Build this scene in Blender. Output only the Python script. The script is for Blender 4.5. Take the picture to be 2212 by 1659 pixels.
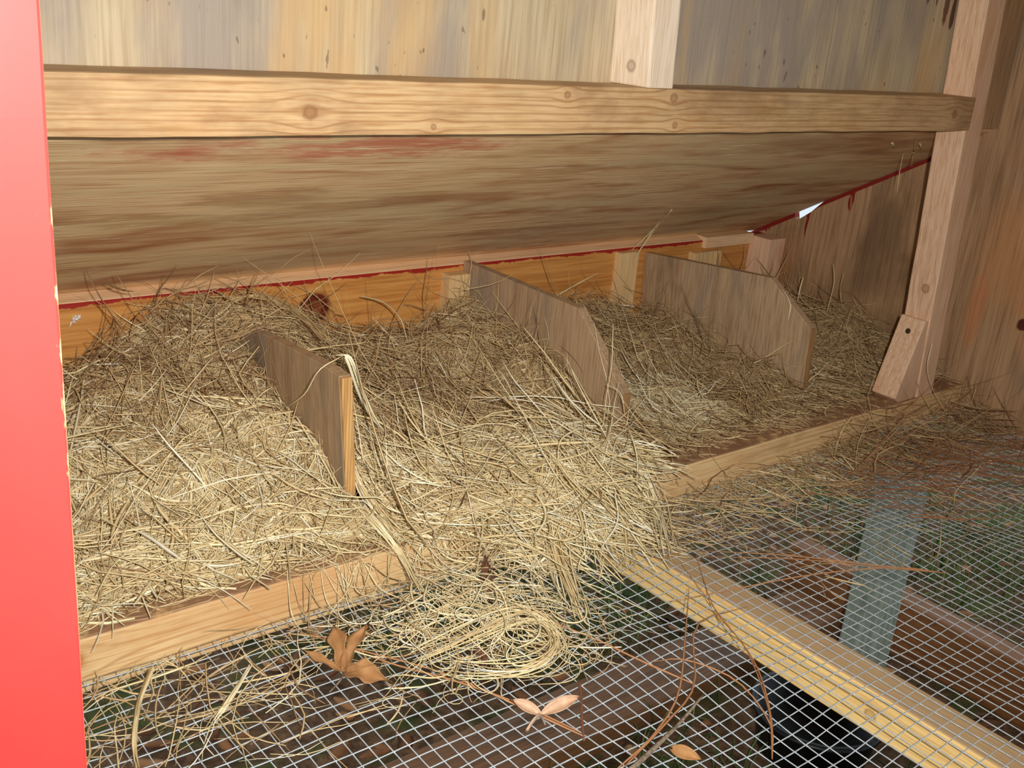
import bpy, bmesh, math, random
import numpy as np
from mathutils import Vector, Matrix

random.seed(7)
rng = np.random.default_rng(11)
for o in list(bpy.data.objects):
    bpy.data.objects.remove(o, do_unlink=True)
S = bpy.context.scene
COL = S.collection

# ------------------------------------------------------------------ camera
CAM = np.array([0.0, -0.6841, 0.4991])
YAW, PITCH, ROLL, FPX, IW, IH = 0.7036, 0.3471, 0.0914, 2289.11, 2212, 1659
def cam_axes():
    f = Vector((math.sin(YAW)*math.cos(PITCH), math.cos(YAW)*math.cos(PITCH), -math.sin(PITCH)))
    r = Vector((math.cos(YAW), -math.sin(YAW), 0))
    u = r.cross(f)
    r2 = r*math.cos(ROLL)+u*math.sin(ROLL)
    u2 = -r*math.sin(ROLL)+u*math.cos(ROLL)
    return r2, u2, f
R_, U_, F_ = cam_axes()
cd = bpy.data.cameras.new('camera')
cd.sensor_width = 36.0
cd.lens = FPX/IW*36.0
cd.clip_start = 0.02
cam = bpy.data.objects.new('camera', cd)
COL.objects.link(cam)
m = Matrix.Identity(4)
for i in range(3):
    m[i][0] = R_[i]; m[i][1] = U_[i]; m[i][2] = -F_[i]; m[i][3] = CAM[i]
cam.matrix_world = m
S.camera = cam

# ------------------------------------------------------------------ light and exposure
S.view_settings.view_transform = 'Standard'
S.view_settings.look = 'None'
S.view_settings.gamma = 1.0
S.view_settings.use_curve_mapping = False
S.view_settings.exposure = 0.0
W = bpy.data.worlds.new('overcast_sky')
S.world = W
W.use_nodes = True
bg = W.node_tree.nodes['Background']
bg.inputs[0].default_value = (0.80, 0.92, 1.0, 1)
bg.inputs[1].default_value = 0.95
# the camera's own flash, beside and above the lens
fl = bpy.data.lights.new('camera_flash_offscreen', 'SPOT')
fl.energy = 40.0
fl.spot_size = math.radians(110)
fl.spot_blend = 1.0
fl.color = (1.0, 0.955, 0.885)
fl.shadow_soft_size = 0.008
flo = bpy.data.objects.new('camera_flash_offscreen', fl)
COL.objects.link(flo)
fm = m.copy(); fm.translation = Vector(CAM)+R_*0.050+U_*0.030-F_*0.005
flo.matrix_world = fm

# ------------------------------------------------------------------ helpers
def s2l(c):
    return tuple(((v/255)/12.92 if v/255 <= 0.04045 else ((v/255+0.055)/1.055)**2.4) for v in c)+(1.0,)

def px(x, y, axis, val):
    """point of the place seen at photo position x, y that lies on the plane axis = val"""
    d = F_+R_*((x-IW/2)/FPX)-U_*((y-IH/2)/FPX)
    t = (val-CAM[axis])/d[axis]
    return Vector(CAM)+d*t

def on_wire(x, y, h=0.004):
    return px(x, y, 2, h)

class NB:
    """small node-graph builder"""
    def __init__(self, name):
        self.m = bpy.data.materials.new(name)
        self.m.use_nodes = True
        self.t = self.m.node_tree
        self.b = self.t.nodes['Principled BSDF']
        self.pos = self.t.nodes.new('ShaderNodeNewGeometry').outputs['Position']
    def link(self, a, sock):
        if isinstance(a, (int, float)):
            sock.default_value = a
        elif isinstance(a, (tuple, list)):
            sock.default_value = a
        else:
            self.t.links.new(a, sock)
    def math(self, op, a, b=0.0, c=None, clamp=False):
        n = self.t.nodes.new('ShaderNodeMath'); n.operation = op; n.use_clamp = clamp
        self.link(a, n.inputs[0]); self.link(b, n.inputs[1])
        if c is not None: self.link(c, n.inputs[2])
        return n.outputs[0]
    def vscale(self, v, s):
        n = self.t.nodes.new('ShaderNodeVectorMath'); n.operation = 'MULTIPLY'
        self.link(v, n.inputs[0]); n.inputs[1].default_value = s
        return n.outputs[0]
    def vadd(self, v, s):
        n = self.t.nodes.new('ShaderNodeVectorMath'); n.operation = 'ADD'
        self.link(v, n.inputs[0]); self.link(s, n.inputs[1])
        return n.outputs[0]
    def sep(self, v):
        n = self.t.nodes.new('ShaderNodeSeparateXYZ'); self.link(v, n.inputs[0])
        return n.outputs
    def comb(self, x, y, z):
        n = self.t.nodes.new('ShaderNodeCombineXYZ')
        self.link(x, n.inputs[0]); self.link(y, n.inputs[1]); self.link(z, n.inputs[2])
        return n.outputs[0]
    def noise(self, v, scale, detail=4, rough=0.55, dist=0.0):
        n = self.t.nodes.new('ShaderNodeTexNoise')
        self.link(v, n.inputs['Vector'])
        n.inputs['Scale'].default_value = scale; n.inputs['Detail'].default_value = detail
        n.inputs['Roughness'].default_value = rough; n.inputs['Distortion'].default_value = dist
        return n.outputs['Fac']
    def ramp(self, f, stops, interp='LINEAR'):
        n = self.t.nodes.new('ShaderNodeValToRGB')
        self.link(f, n.inputs[0])
        cr = n.color_ramp; cr.interpolation = interp
        while len(cr.elements) < len(stops): cr.elements.new(0.5)
        for e, (p, c) in zip(cr.elements, stops):
            e.position = p; e.color = c if len(c) == 4 else s2l(c)
        return n.outputs[0]
    def step(self, f, lo, hi):
        n = self.t.nodes.new('ShaderNodeMapRange'); n.interpolation_type = 'SMOOTHSTEP'
        self.link(f, n.inputs[0]); n.inputs[1].default_value = lo; n.inputs[2].default_value = hi
        return n.outputs[0]
    def mix(self, f, a, b, mode='MIX'):
        n = self.t.nodes.new('ShaderNodeMix'); n.data_type = 'RGBA'; n.blend_type = mode
        self.link(f, n.inputs[0])
        self.link(s2l(a) if isinstance(a, tuple) and len(a) == 3 else a, n.inputs[6])
        self.link(s2l(b) if isinstance(b, tuple) and len(b) == 3 else b, n.inputs[7])
        return n.outputs[2]
    def bump(self, h, strength, dist=0.001):
        n = self.t.nodes.new('ShaderNodeBump')
        n.inputs['Strength'].default_value = strength; n.inputs['Distance'].default_value = dist
        self.link(h, n.inputs['Height']); self.t.links.new(n.outputs[0], self.b.inputs['Normal'])
    def out(self, col, rough=0.6, spec=0.3, metal=0.0):
        self.link(col, self.b.inputs['Base Color'])
        self.link(rough, self.b.inputs['Roughness'])
        self.b.inputs['Specular IOR Level'].default_value = spec
        self.b.inputs['Metallic'].default_value = metal
        return self.m

def wood(name, light, mid, dark, along=0, cross=2, ring=90.0, warp=0.02, warpscale=5.0, stretch=0.12,
         fine=500.0, knots=(), patches=(), rough=0.55, spec=0.3, seed=0.0, ringamt=0.55, finish=None, bump=0.35,
         speck=None, fineamt=0.30, ringpow=2.5, kdark=0.34, kcol=(118, 68, 36)):
    """sawn or peeled wood: growth rings and fibre along one axis, knots, stained patches"""
    g = NB(name)
    p = g.sep(g.pos)
    pa, pc = p[along], p[cross]
    sc = [1.0, 1.0, 1.0]; sc[along] = stretch
    vec = g.vadd(g.vscale(g.pos, tuple(sc)), (seed, seed*1.7, seed*0.6))
    v = g.math('ADD', pc, g.math('MULTIPLY', g.math('SUBTRACT', g.noise(vec, warpscale, 3, 0.5), 0.5), warp*2))
    kmask = None
    for (ka, kc, r) in knots:
        u = g.math('DIVIDE', g.math('SUBTRACT', pa, ka), r)
        w = g.math('DIVIDE', g.math('SUBTRACT', pc, kc), r)
        d2w = g.math('ADD', g.math('MULTIPLY', g.math('MULTIPLY', u, u), 0.10), g.math('MULTIPLY', g.math('MULTIPLY', w, w), 0.28))
        gg = g.math('EXPONENT', g.math('MULTIPLY', d2w, -1.0))
        v = g.math('SUBTRACT', v, g.math('MULTIPLY', g.math('MULTIPLY', w, gg), r*1.0))
        d2 = g.math('ADD', g.math('MULTIPLY', g.math('MULTIPLY', u, u), 0.8), g.math('MULTIPLY', w, w))
        d2 = g.math('ADD', d2, g.math('MULTIPLY', g.math('SUBTRACT', g.noise(g.pos, 0.8/r, 3, 0.6), 0.5), 0.9))
        km = g.math('SUBTRACT', 1.0, g.step(d2, 0.35, 1.15))
        rg = g.math('SUBTRACT', g.step(d2, 0.10, 0.25), g.step(d2, 0.45, 0.75))
        km = g.math('ADD', g.math('MULTIPLY', km, kdark), g.math('MULTIPLY', rg, kdark*0.55), clamp=True)
        kmask = km if kmask is None else g.math('MAXIMUM', kmask, km)
    rings = g.math('MULTIPLY_ADD', g.math('SINE', g.math('MULTIPLY', v, ring*6.283)), 0.5, 0.5)
    rings = g.math('POWER', rings, ringpow)
    rvar = g.noise(g.vadd(g.vscale(g.pos, tuple(sc)), (seed+5, seed, seed)), 16.0, 3, 0.6)
    rings = g.math('MULTIPLY', rings, g.step(rvar, 0.30, 0.68))
    fsc = [1.0, 1.0, 1.0]; fsc[along] = 0.035
    fibre = g.noise(g.vadd(g.vscale(g.pos, tuple(fsc)), (seed, seed, seed)), fine, 3, 0.6)
    col = g.ramp(fibre, [(0.25, mid), (0.7, light)])
    col = g.mix(g.math('MULTIPLY', rings, ringamt), col, dark)
    fd = g.step(fibre, 0.52, 0.30)
    col = g.mix(g.math('MULTIPLY', fd, fineamt), col, dark)
    for i, (pcol, pscale, lo, hi, amt, pst) in enumerate(patches):
        psc = [1.0, 1.0, 1.0]; psc[along] = pst
        f = g.noise(g.vadd(g.vscale(g.pos, tuple(psc)), (seed+3.3*i, 1.3*i, seed*2)), pscale, 5, 0.6, 0.4)
        col = g.mix(g.math('MULTIPLY', g.step(f, lo, hi), amt), col, pcol)
    if speck:
        f = g.noise(g.vscale(g.pos, tuple(fsc)), 140.0, 2, 0.5)
        col = g.mix(g.math('MULTIPLY', g.step(f, 0.68, 0.76), speck[1]), col, speck[0])
    if kmask is not None:
        col = g.mix(kmask, col, kcol)
    if finish: col = finish(g, col, p)
    g.bump(g.math('ADD', g.math('MULTIPLY', rings, 0.4), fibre), bump, 0.0012)
    return g.out(col, rough, spec)

def ell(g, p, a, ac, ar, b, bc, br, soft=0.35):
    """soft ellipse mask with a ragged outline"""
    u = g.math('DIVIDE', g.math('SUBTRACT', p[a], ac), ar)
    w = g.math('DIVIDE', g.math('SUBTRACT', p[b], bc), br)
    d = g.math('ADD', g.math('MULTIPLY', u, u), g.math('MULTIPLY', w, w))
    n = g.noise(g.pos, 90.0, 4, 0.6)
    d = g.math('ADD', d, g.math('MULTIPLY', g.math('SUBTRACT', n, 0.5), 1.6))
    return g.math('SUBTRACT', 1.0, g.step(d, 1.0-soft, 1.0+soft))

def link(o, parent=None, label=None, cat=None, group=None, kind=None):
    COL.objects.link(o)
    if parent is not None: o.parent = parent
    if label: o['label'] = label
    if cat: o['category'] = cat
    if group: o['group'] = group
    if kind: o['kind'] = kind
    return o

def mesh_obj(name, bm, mat, parent=None, smooth=False, **kw):
    me = bpy.data.meshes.new(name)
    bmesh.ops.recalc_face_normals(bm, faces=bm.faces)
    # origin at the middle of the base
    cs = np.array([v.co for v in bm.verts])
    org = Vector(((cs[:, 0].min()+cs[:, 0].max())/2, (cs[:, 1].min()+cs[:, 1].max())/2, cs[:, 2].min()))
    for v in bm.verts: v.co -= org
    if smooth:
        for f in bm.faces: f.smooth = True
    bm.to_mesh(me); bm.free()
    me.materials.append(mat)
    o = bpy.data.objects.new(name, me)
    link(o, parent, **kw)
    o.location = org - (Vector(parent.location) if parent is not None else Vector((0, 0, 0)))
    return o

def hexa(bm, P):
    """P: 8 corners, bottom ring then top ring"""
    v = [bm.verts.new(p) for p in P]
    for f in ((3, 2, 1, 0), (4, 5, 6, 7), (0, 1, 5, 4), (1, 2, 6, 5), (2, 3, 7, 6), (3, 0, 4, 7)):
        bm.faces.new([v[i] for i in f])
    return v

def wob(bm, amp, scale=18.0, seed=0.0):
    """the slight unevenness of sawn timber"""
    from mathutils import noise
    for v in bm.verts:
        q = v.co*scale+Vector((seed, seed, seed))
        v.co += Vector((noise.noise(q), noise.noise(q+Vector((9, 1, 3))), noise.noise(q+Vector((4, 7, 2)))))*amp

def board(name, x0, x1, y0, y1, z0, z1, mat, bev=0.002, cut=None, dtop=(0, 0), wobble=0.0, seed=0.0, **kw):
    bm = bmesh.new()
    dx, dy = dtop
    hexa(bm, [(x0, y0, z0), (x1, y0, z0), (x1, y1, z0), (x0, y1, z0),
              (x0+dx, y0+dy, z1), (x1+dx, y0+dy, z1), (x1+dx, y1+dy, z1), (x0+dx, y1+dy, z1)])
    if bev: bmesh.ops.bevel(bm, geom=bm.edges[:], offset=bev, segments=2, affect='EDGES', profile=0.6)
    if cut:
        ax = {'x': 0, 'y': 1, 'z': 2}[cut]
        lo = min(v.co[ax] for v in bm.verts); hi = max(v.co[ax] for v in bm.verts)
        n = max(2, int((hi-lo)/0.02)); no = [0, 0, 0]; no[ax] = 1
        for k in range(1, n):
            co = [0, 0, 0]; co[ax] = lo+(hi-lo)*k/n
            bmesh.ops.bisect_plane(bm, geom=bm.verts[:]+bm.edges[:]+bm.faces[:], plane_co=co, plane_no=no)
    if wobble: wob(bm, wobble, seed=seed)
    return mesh_obj(name, bm, mat, **kw)

def prism(name, poly, x0, x1, mat, axis=0, bev=0.0006, lean=None, wobble=0.0, **kw):
    """poly in the two other axes, extruded from x0 to x1 along axis; lean(point) shifts points"""
    bm = bmesh.new()
    def mk(a, p):
        q = [p[0], p[1]]; q.insert(axis, a); v = Vector(q)
        return v+Vector(lean(v)) if lean else v
    A = [bm.verts.new(mk(x0, p)) for p in poly]; B = [bm.verts.new(mk(x1, p)) for p in poly]
    bm.faces.new(A[::-1]); bm.faces.new(B)
    n = len(poly)
    for i in range(n): bm.faces.new((A[i], A[(i+1) % n], B[(i+1) % n], B[i]))
    bmesh.ops.recalc_face_normals(bm, faces=bm.faces)
    if bev: bmesh.ops.bevel(bm, geom=bm.edges[:], offset=bev, segments=1, affect='EDGES')
    if wobble: wob(bm, wobble)
    return mesh_obj(name, bm, mat, **kw)

def strands_mesh(name, P, width, tone, mat, flat=0.45, sides=3, parent=None, up=None, **kw):
    """P: (n, K, 3) centre lines; a tapering three-sided blade along each; tone per blade"""
    n, K, _ = P.shape
    T = np.gradient(P, axis=1); T /= np.linalg.norm(T, axis=2, keepdims=True)+1e-9
    if up is None:
        up = rng.normal(size=(n, 1, 3)); up[..., 2] = np.abs(up[..., 2])+0.7
    Sd = np.cross(T, np.broadcast_to(up, T.shape)); Sd /= np.linalg.norm(Sd, axis=2, keepdims=True)+1e-9
    Nn = np.cross(Sd, T)
    prof = np.interp(np.linspace(0, 1, K), [0, 0.15, 0.7, 1], [0.6, 1, 0.9, 0.25])[None, :, None]
    w = np.asarray(width).reshape(-1, 1, 1)*prof*0.5
    V = np.stack([P+Sd*w, P-Sd*w, P+Nn*w*flat*2], axis=2)            # n,K,3,3
    org = np.array([V[..., 0].mean(), V[..., 1].mean(), V[..., 2].min()])
    if parent is not None: org = np.array(parent.location)
    V = (V-org).reshape(-1, 3)
    i = np.arange(n)[:, None, None]*K*3; k = np.arange(K-1)[None, :, None]*3; s = np.arange(3)[None, None, :]
    a = i+k+s; b = i+k+(s+1) % 3
    Q = np.stack([a, b, b+3, a+3], axis=3).reshape(-1, 4)
    me = bpy.data.meshes.new(name)
    me.vertices.add(len(V)); me.vertices.foreach_set('co', V.astype(np.float32).ravel())
    me.loops.add(Q.size); me.loops.foreach_set('vertex_index', Q.astype(np.int32).ravel())
    me.polygons.add(len(Q)); me.polygons.foreach_set('loop_start', np.arange(0, Q.size, 4, dtype=np.int32))
    me.update(calc_edges=True)
    at = me.attributes.new('tone', 'FLOAT', 'POINT')
    at.data.foreach_set('value', np.repeat(np.asarray(tone, dtype=np.float32), K*3))
    me.materials.append(mat)
    o = bpy.data.objects.new(name, me)
    link(o, parent, **kw)
    o.location = (0, 0, 0) if parent is not None else Vector(org)
    return o

def tube(bm, pts, radii, sides=6):
    """closed tube along a centre line"""
    pts = [Vector(p) for p in pts]; rings = []
    for i, p in enumerate(pts):
        t = (pts[min(i+1, len(pts)-1)]-pts[max(i-1, 0)]).normalized()
        a = t.cross(Vector((0, 0, 1)) if abs(t.z) < 0.9 else Vector((1, 0, 0))).normalized(); b = t.cross(a)
        r = radii[i] if hasattr(radii, '__len__') else radii
        rings.append([bm.verts.new(p+(a*math.cos(6.2832*k/sides)+b*math.sin(6.2832*k/sides))*r) for k in range(sides)])
    for A, B in zip(rings, rings[1:]):
        for k in range(sides): bm.faces.new((A[k], A[(k+1) % sides], B[(k+1) % sides], B[k]))
    bm.faces.new(rings[0][::-1]); bm.faces.new(rings[-1])

def smoothline(pts, n):
    """Catmull-Rom through pts"""
    P = np.array([tuple(p) for p in pts], float)
    P = np.vstack([2*P[0]-P[1], P, 2*P[-1]-P[-2]])
    out = []
    for t in np.linspace(0, len(P)-3-1e-6, n):
        i = int(t); u = t-i; a, b, c, d = P[i:i+4]
        out.append(0.5*((2*b)+(-a+c)*u+(2*a-5*b+4*c-d)*u*u+(-a+3*b-3*c+d)*u**3))
    return np.array(out)

# ------------------------------------------------------------------ materials
def fin_beam(g, col, p):
    f = g.noise(g.vscale(g.pos, (0.6, 1, 1.6)), 9.0, 5, 0.6)
    col = g.mix(g.math('MULTIPLY', g.step(f, 0.52, 0.72), 0.35), col, (170, 112, 55))
    low = g.step(g.noise(g.vscale(g.pos, (0.5, 1, 1.4)), 14.0, 4), 0.50, 0.68)
    col = g.mix(g.math('MULTIPLY', low, 0.38), col, (120, 92, 66))
    # blotches of worked-in grime
    f = g.noise(g.vscale(g.pos, (0.5, 1, 1)), 13.0, 5, 0.65)
    return g.mix(g.math('MULTIPLY', g.step(f, 0.48, 0.70), 0.50), col, (126, 88, 56))
M_beam = wood('pine_crossbeam', (210, 178, 134), (190, 150, 102), (146, 98, 56), ring=165, warp=0.012, warpscale=3.5,
              knots=[(0.372, 0.412, 0.0065), (0.612, 0.428, 0.004), (0.742, 0.427, 0.0055), (0.748, 0.403, 0.004), (0.478, 0.402, 0.003), (1.235, 0.415, 0.006)],
              finish=fin_beam, ringamt=0.62, ringpow=6.0, seed=2.0)
def fin_rail(g, col, p):
    # dusty top face and blotches of resin stain
    f = g.noise(g.vscale(g.pos, (0.5, 1, 1)), 9.0, 5, 0.6)
    col = g.mix(g.math('MULTIPLY', g.step(f, 0.46, 0.68), 0.50), col, (186, 124, 66))
    return g.mix(g.math('MULTIPLY', g.step(p[2], 0.0375, 0.0392), g.step(g.noise(g.pos, 60, 4), 0.25, 0.5)), col, (148, 112, 84))
M_rail = wood('pine_rail', (236, 206, 156), (222, 182, 128), (176, 122, 68), ring=150, warp=0.014, warpscale=3.0,
              knots=[(0.185, 0.022, 0.014)], kdark=0.5, kcol=(176, 112, 52), seed=5.0, ringamt=0.6, ringpow=5.0,
              patches=[((150, 108, 78), 16.0, 0.55, 0.7, 0.35, 0.6)],
              finish=fin_rail)
M_joist = wood('pine_joist', (238, 205, 140), (222, 180, 108), (182, 128, 66), along=1, cross=2, ring=120, warp=0.008,
               knots=[(-0.330, -0.024, 0.006)], seed=8.0, ringamt=0.35, ringpow=6.0,
               finish=lambda g, col, p: g.mix(g.math('MULTIPLY', g.step(p[2], -0.0035, -0.0020), 0.7), col, (160, 135, 112)))
M_stud = wood('pale_pine_stud', (240, 222, 200), (226, 204, 176), (190, 158, 124), along=2, cross=1, ring=180, warp=0.006,
              knots=[(0.452, 0.020, 0.0065)], seed=1.0, ringamt=0.35, rough=0.38, spec=0.5)
M_post = wood('pinkish_pine_post', (236, 200, 168), (214, 172, 136), (172, 124, 90), along=2, cross=1, ring=110, warp=0.016, warpscale=7, stretch=0.3,
              seed=12.0, ringamt=0.35, patches=[((200, 132, 76), 16.0, 0.52, 0.7, 0.5, 0.35)],
              knots=[(0.19, 0.016, 0.007)])
M_cleat = wood('pale_pine_cleat', (232, 200, 148), (214, 178, 124), (180, 136, 84), along=2, cross=0, ring=140, warp=0.004, seed=14.0, ringamt=0.3)
M_strip = wood('pale_sawn_edge', (240, 206, 166), (226, 186, 140), (190, 140, 96), ring=260, warp=0.01, seed=3.0, ringamt=0.3)

def fin_upper(g, col, p):
    # dark red paint runs near the top right, tiny fly specks
    for (x, z, rx, rz) in ((1.245, 0.545, 0.006, 0.030), (1.262, 0.530, 0.005, 0.020), (1.202, 0.556, 0.004, 0.020), (1.222, 0.556, 0.003, 0.022), (0.80, 0.548, 0.01, 0.012)):
        col = g.mix(g.math('MULTIPLY', ell(g, p, 0, x, rx, 2, z, rz), 0.85), col, (84, 28, 18))
    f = g.noise(g.vscale(g.pos, (1, 1, 0.5)), 160.0, 1, 0.4)
    return g.mix(g.math('MULTIPLY', g.step(f, 0.74, 0.78), 0.6), col, (92, 76, 60))
M_upper = wood('weathered_plywood', (200, 184, 152), (176, 156, 124), (136, 112, 84), along=2, cross=0, ring=26, warp=0.05, warpscale=4, stretch=0.22,
               fine=300, seed=21.0, ringamt=0.12, fineamt=0.22, rough=0.5, spec=0.35, finish=fin_upper,
               patches=[((150, 138, 128), 7.0, 0.42, 0.60, 0.85, 0.35), ((200, 162, 106), 8.0, 0.50, 0.68, 0.6, 0.30), ((122, 98, 78), 9.0, 0.58, 0.74, 0.6, 0.5)])

LID_Y0, LID_Z0, LID_Y1, LID_Z1 = 0.050, 0.3865, 0.415, 0.1722
def lid_z(y): return LID_Z0+(LID_Z1-LID_Z0)*(y-LID_Y0)/(LID_Y1-LID_Y0)
def fin_lid(g, col, p):
    # red paint soaked through near the hinge edge, pale torn splinters
    f = g.noise(g.vscale(g.pos, (0.25, 1, 1)), 60.0, 5, 0.65)
    m = g.math('MULTIPLY', ell(g, p, 0, 0.43, 0.17, 2, 0.3760, 0.014, 0.6), g.step(f, 0.38, 0.6))
    col = g.mix(g.math('MULTIPLY', m, 0.62), col, (196, 84, 66))
    f2 = g.noise(g.vscale(g.pos, (0.05, 1, 1)), 420.0, 2, 0.5)
    f3 = g.noise(g.vscale(g.pos, (0.4, 1, 1)), 10.0, 3, 0.5)
    sp = g.math('MULTIPLY', g.step(f2, 0.62, 0.70), g.step(f3, 0.44, 0.58))
    return g.mix(g.math('MULTIPLY', sp, 0.8), col, (255, 240, 200))
M_lid = wood('weathered_lid_plywood', (238, 208, 162), (220, 180, 132), (170, 106, 66), along=0, cross=2, ring=19, warp=0.12, warpscale=9.0, stretch=0.26,
             fine=360, seed=31.0, ringamt=0.95, fineamt=0.45, rough=0.6, finish=fin_lid,
             patches=[((218, 200, 154), 11.0, 0.50, 0.58, 0.45, 0.25), ((168, 118, 80), 12.0, 0.58, 0.66, 0.55, 0.2), ((188, 138, 96), 30.0, 0.54, 0.62, 0.5, 0.12)])
M_part = wood('grey_brown_plywood', (190, 162, 128), (164, 135, 103), (112, 87, 64), along=2, cross=1, ring=30, warp=0.03, warpscale=6, stretch=0.2,
              fine=380, seed=41.0, ringamt=0.3, rough=0.5, spec=0.35,
              patches=[((140, 130, 121), 9.0, 0.50, 0.64, 0.6, 0.35), ((164, 114, 68), 8.0, 0.56, 0.68, 0.5, 0.3), ((84, 64, 48), 10.0, 0.58, 0.72, 0.55, 0.3)])
M_plyedge = wood('plywood_edge', (224, 180, 116), (196, 146, 88), (134, 92, 54), along=2, cross=0, ring=330, warp=0.002, seed=43.0, ringamt=0.8)
M_plyedge2 = wood('worn_plywood_edge', (172, 132, 88), (150, 112, 74), (110, 78, 50), along=2, cross=0, ring=330, warp=0.002, seed=44.0, ringamt=0.5)
def fin_right(g, col, p):
    for (y, z, ry, rz, c) in ((-0.03, 0.24, 0.05, 0.075, (196, 128, 72)), (-0.10, 0.19, 0.05, 0.10, (190, 112, 58)), (-0.055, 0.27, 0.03, 0.035, (200, 160, 130)), (0.01, 0.15, 0.012, 0.05, (204, 110, 56))):
        col = g.mix(g.math('MULTIPLY', ell(g, p, 1, y, ry, 2, z, rz, 0.9), 0.38), col, c)
    col = g.mix(ell(g, p, 1, -0.058, 0.008, 2, 0.145, 0.008), col, (84, 36, 24))
    # red paint that ran down from the lid joint, only on the nest side
    lz = g.math('MULTIPLY_ADD', p[1], (LID_Z1-LID_Z0)/(LID_Y1-LID_Y0), LID_Z0-LID_Y0*(LID_Z1-LID_Z0)/(LID_Y1-LID_Y0))
    d = g.math('SUBTRACT', lz, p[2])
    n = g.noise(g.vscale(g.pos, (1, 1, 0.12)), 60.0, 3, 0.6)
    lim = g.math('MULTIPLY_ADD', g.step(n, 0.56, 0.80), 0.055, 0.0075)
    red = g.math('MULTIPLY', g.math('LESS_THAN', d, lim), g.math('MULTIPLY', g.math('GREATER_THAN', p[1], 0.062), g.math('GREATER_THAN', d, -0.01)))
    return g.mix(red, col, (128, 34, 26))
M_right = wood('brown_plywood', (186, 150, 112), (156, 120, 86), (100, 72, 50), along=2, cross=1, ring=16, warp=0.08, warpscale=4, stretch=0.25,
               fine=330, seed=51.0, ringamt=0.28, rough=0.5, finish=fin_right,
               patches=[((120, 106, 90), 7.0, 0.50, 0.64, 0.6, 0.35), ((176, 118, 66), 8.0, 0.55, 0.68, 0.55, 0.3), ((88, 66, 48), 6.0, 0.54, 0.7, 0.6, 0.35)])
def fin_back(g, col, p):
    n = g.noise(g.vscale(g.pos, (1, 1, 0.3)), 45.0, 4, 0.6)
    lim = g.math('MULTIPLY_ADD', g.math('SUBTRACT', n, 0.5), -0.014, 0.1692)
    red = g.step(g.math('SUBTRACT', p[2], lim), -0.0008, 0.0008)
    return g.mix(red, col, (158, 40, 30))
M_back = wood('amber_pine', (216, 158, 88), (194, 128, 62), (150, 86, 38), along=0, cross=2, ring=62, warp=0.03, warpscale=5, stretch=0.2,
              fine=300, seed=61.0, ringamt=0.32, finish=fin_back, rough=0.45,
              kdark=0.85, kcol=(104, 40, 24), knots=[(0.592, 0.138, 0.021)], patches=[((176, 104, 44), 6.0, 0.5, 0.7, 0.6, 0.3)])
M_nestfloor = wood('nest_floor_plywood', (150, 118, 86), (130, 98, 70), (96, 70, 48), ring=40, seed=65.0)

PXE = px(140, 830, 1, -0.350).x-0.0012
g = NB('red_paint')
p_ = g.sep(g.pos)
n1 = g.noise(g.vscale(g.pos, (1, 1, 0.3)), 14.0, 4, 0.6)
c_ = g.ramp(n1, [(0.3, (202, 48, 44)), (0.7, (210, 56, 50))])
# scratches that slant across the panel
sv = g.comb(g.math('ADD', g.math('MULTIPLY', p_[0], 1.0), g.math('MULTIPLY', p_[2], -0.55)), 0.0, g.math('MULTIPLY', p_[2], 0.02))
n2 = g.noise(sv, 300.0, 1, 0.4)
n3 = g.noise(g.pos, 30.0, 3, 0.5)
c_ = g.mix(g.math('MULTIPLY', g.math('MULTIPLY', g.step(n2, 0.73, 0.77), g.step(n3, 0.52, 0.62)), 0.5), c_, (240, 160, 140))
# chipped edge where the paint has worn to wood
n4 = g.noise(g.vscale(g.pos, (1, 1, 0.35)), 70.0, 4, 0.65)
ed = g.math('SUBTRACT', p_[0], g.math('MULTIPLY', g.step(n4, 0.56, 0.72), -0.0022))
c_ = g.mix(g.step(ed, PXE+0.0005, PXE+0.0015), c_, (226, 176, 118))
g.bump(n1, 0.1)
M_red = g.out(c_, 0.42, 0.45)

g = NB('galvanized_wire')
n1 = g.noise(g.pos, 120.0, 3, 0.6)
M_wire = g.out(g.ramp(n1, [(0.3, (188, 202, 212)), (0.7, (232, 240, 246))]), 0.32, 0.6, 0.35)
g = NB('grey_preserved_timber')
n1 = g.noise(g.vscale(g.pos, (1, 1, 0.08)), 130.0, 4, 0.6)
M_leg = g.out(g.ramp(n1, [(0.3, (112, 120, 106)), (0.7, (158, 166, 150))]), 0.7, 0.2)
M_skid = wood('brown_ground_board', (140, 98, 62), (118, 80, 50), (78, 50, 32), along=0, cross=1, ring=60, seed=71.0)
M_skid2 = wood('brown_ground_board_cross', (150, 98, 56), (126, 80, 46), (84, 52, 30), along=1, cross=2, ring=60, seed=73.0)
M_roofin = wood('roof_plywood', (170, 140, 104), (146, 116, 84), (104, 80, 58), ring=30, seed=77.0)

g = NB('leafy_soil')
n1 = g.noise(g.pos, 9.0, 6, 0.65); n2 = g.noise(g.pos, 60.0, 5, 0.7)
c_ = g.ramp(n2, [(0.25, (52, 38, 28)), (0.5, (110, 82, 60)), (0.75, (150, 116, 86))])
c_ = g.mix(g.math('MULTIPLY', g.step(n1, 0.48, 0.62), 0.7), c_, (70, 92, 46))
g.bump(n2, 0.8, 0.01)
M_soil = g.out(c_, 0.9, 0.1)

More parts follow.
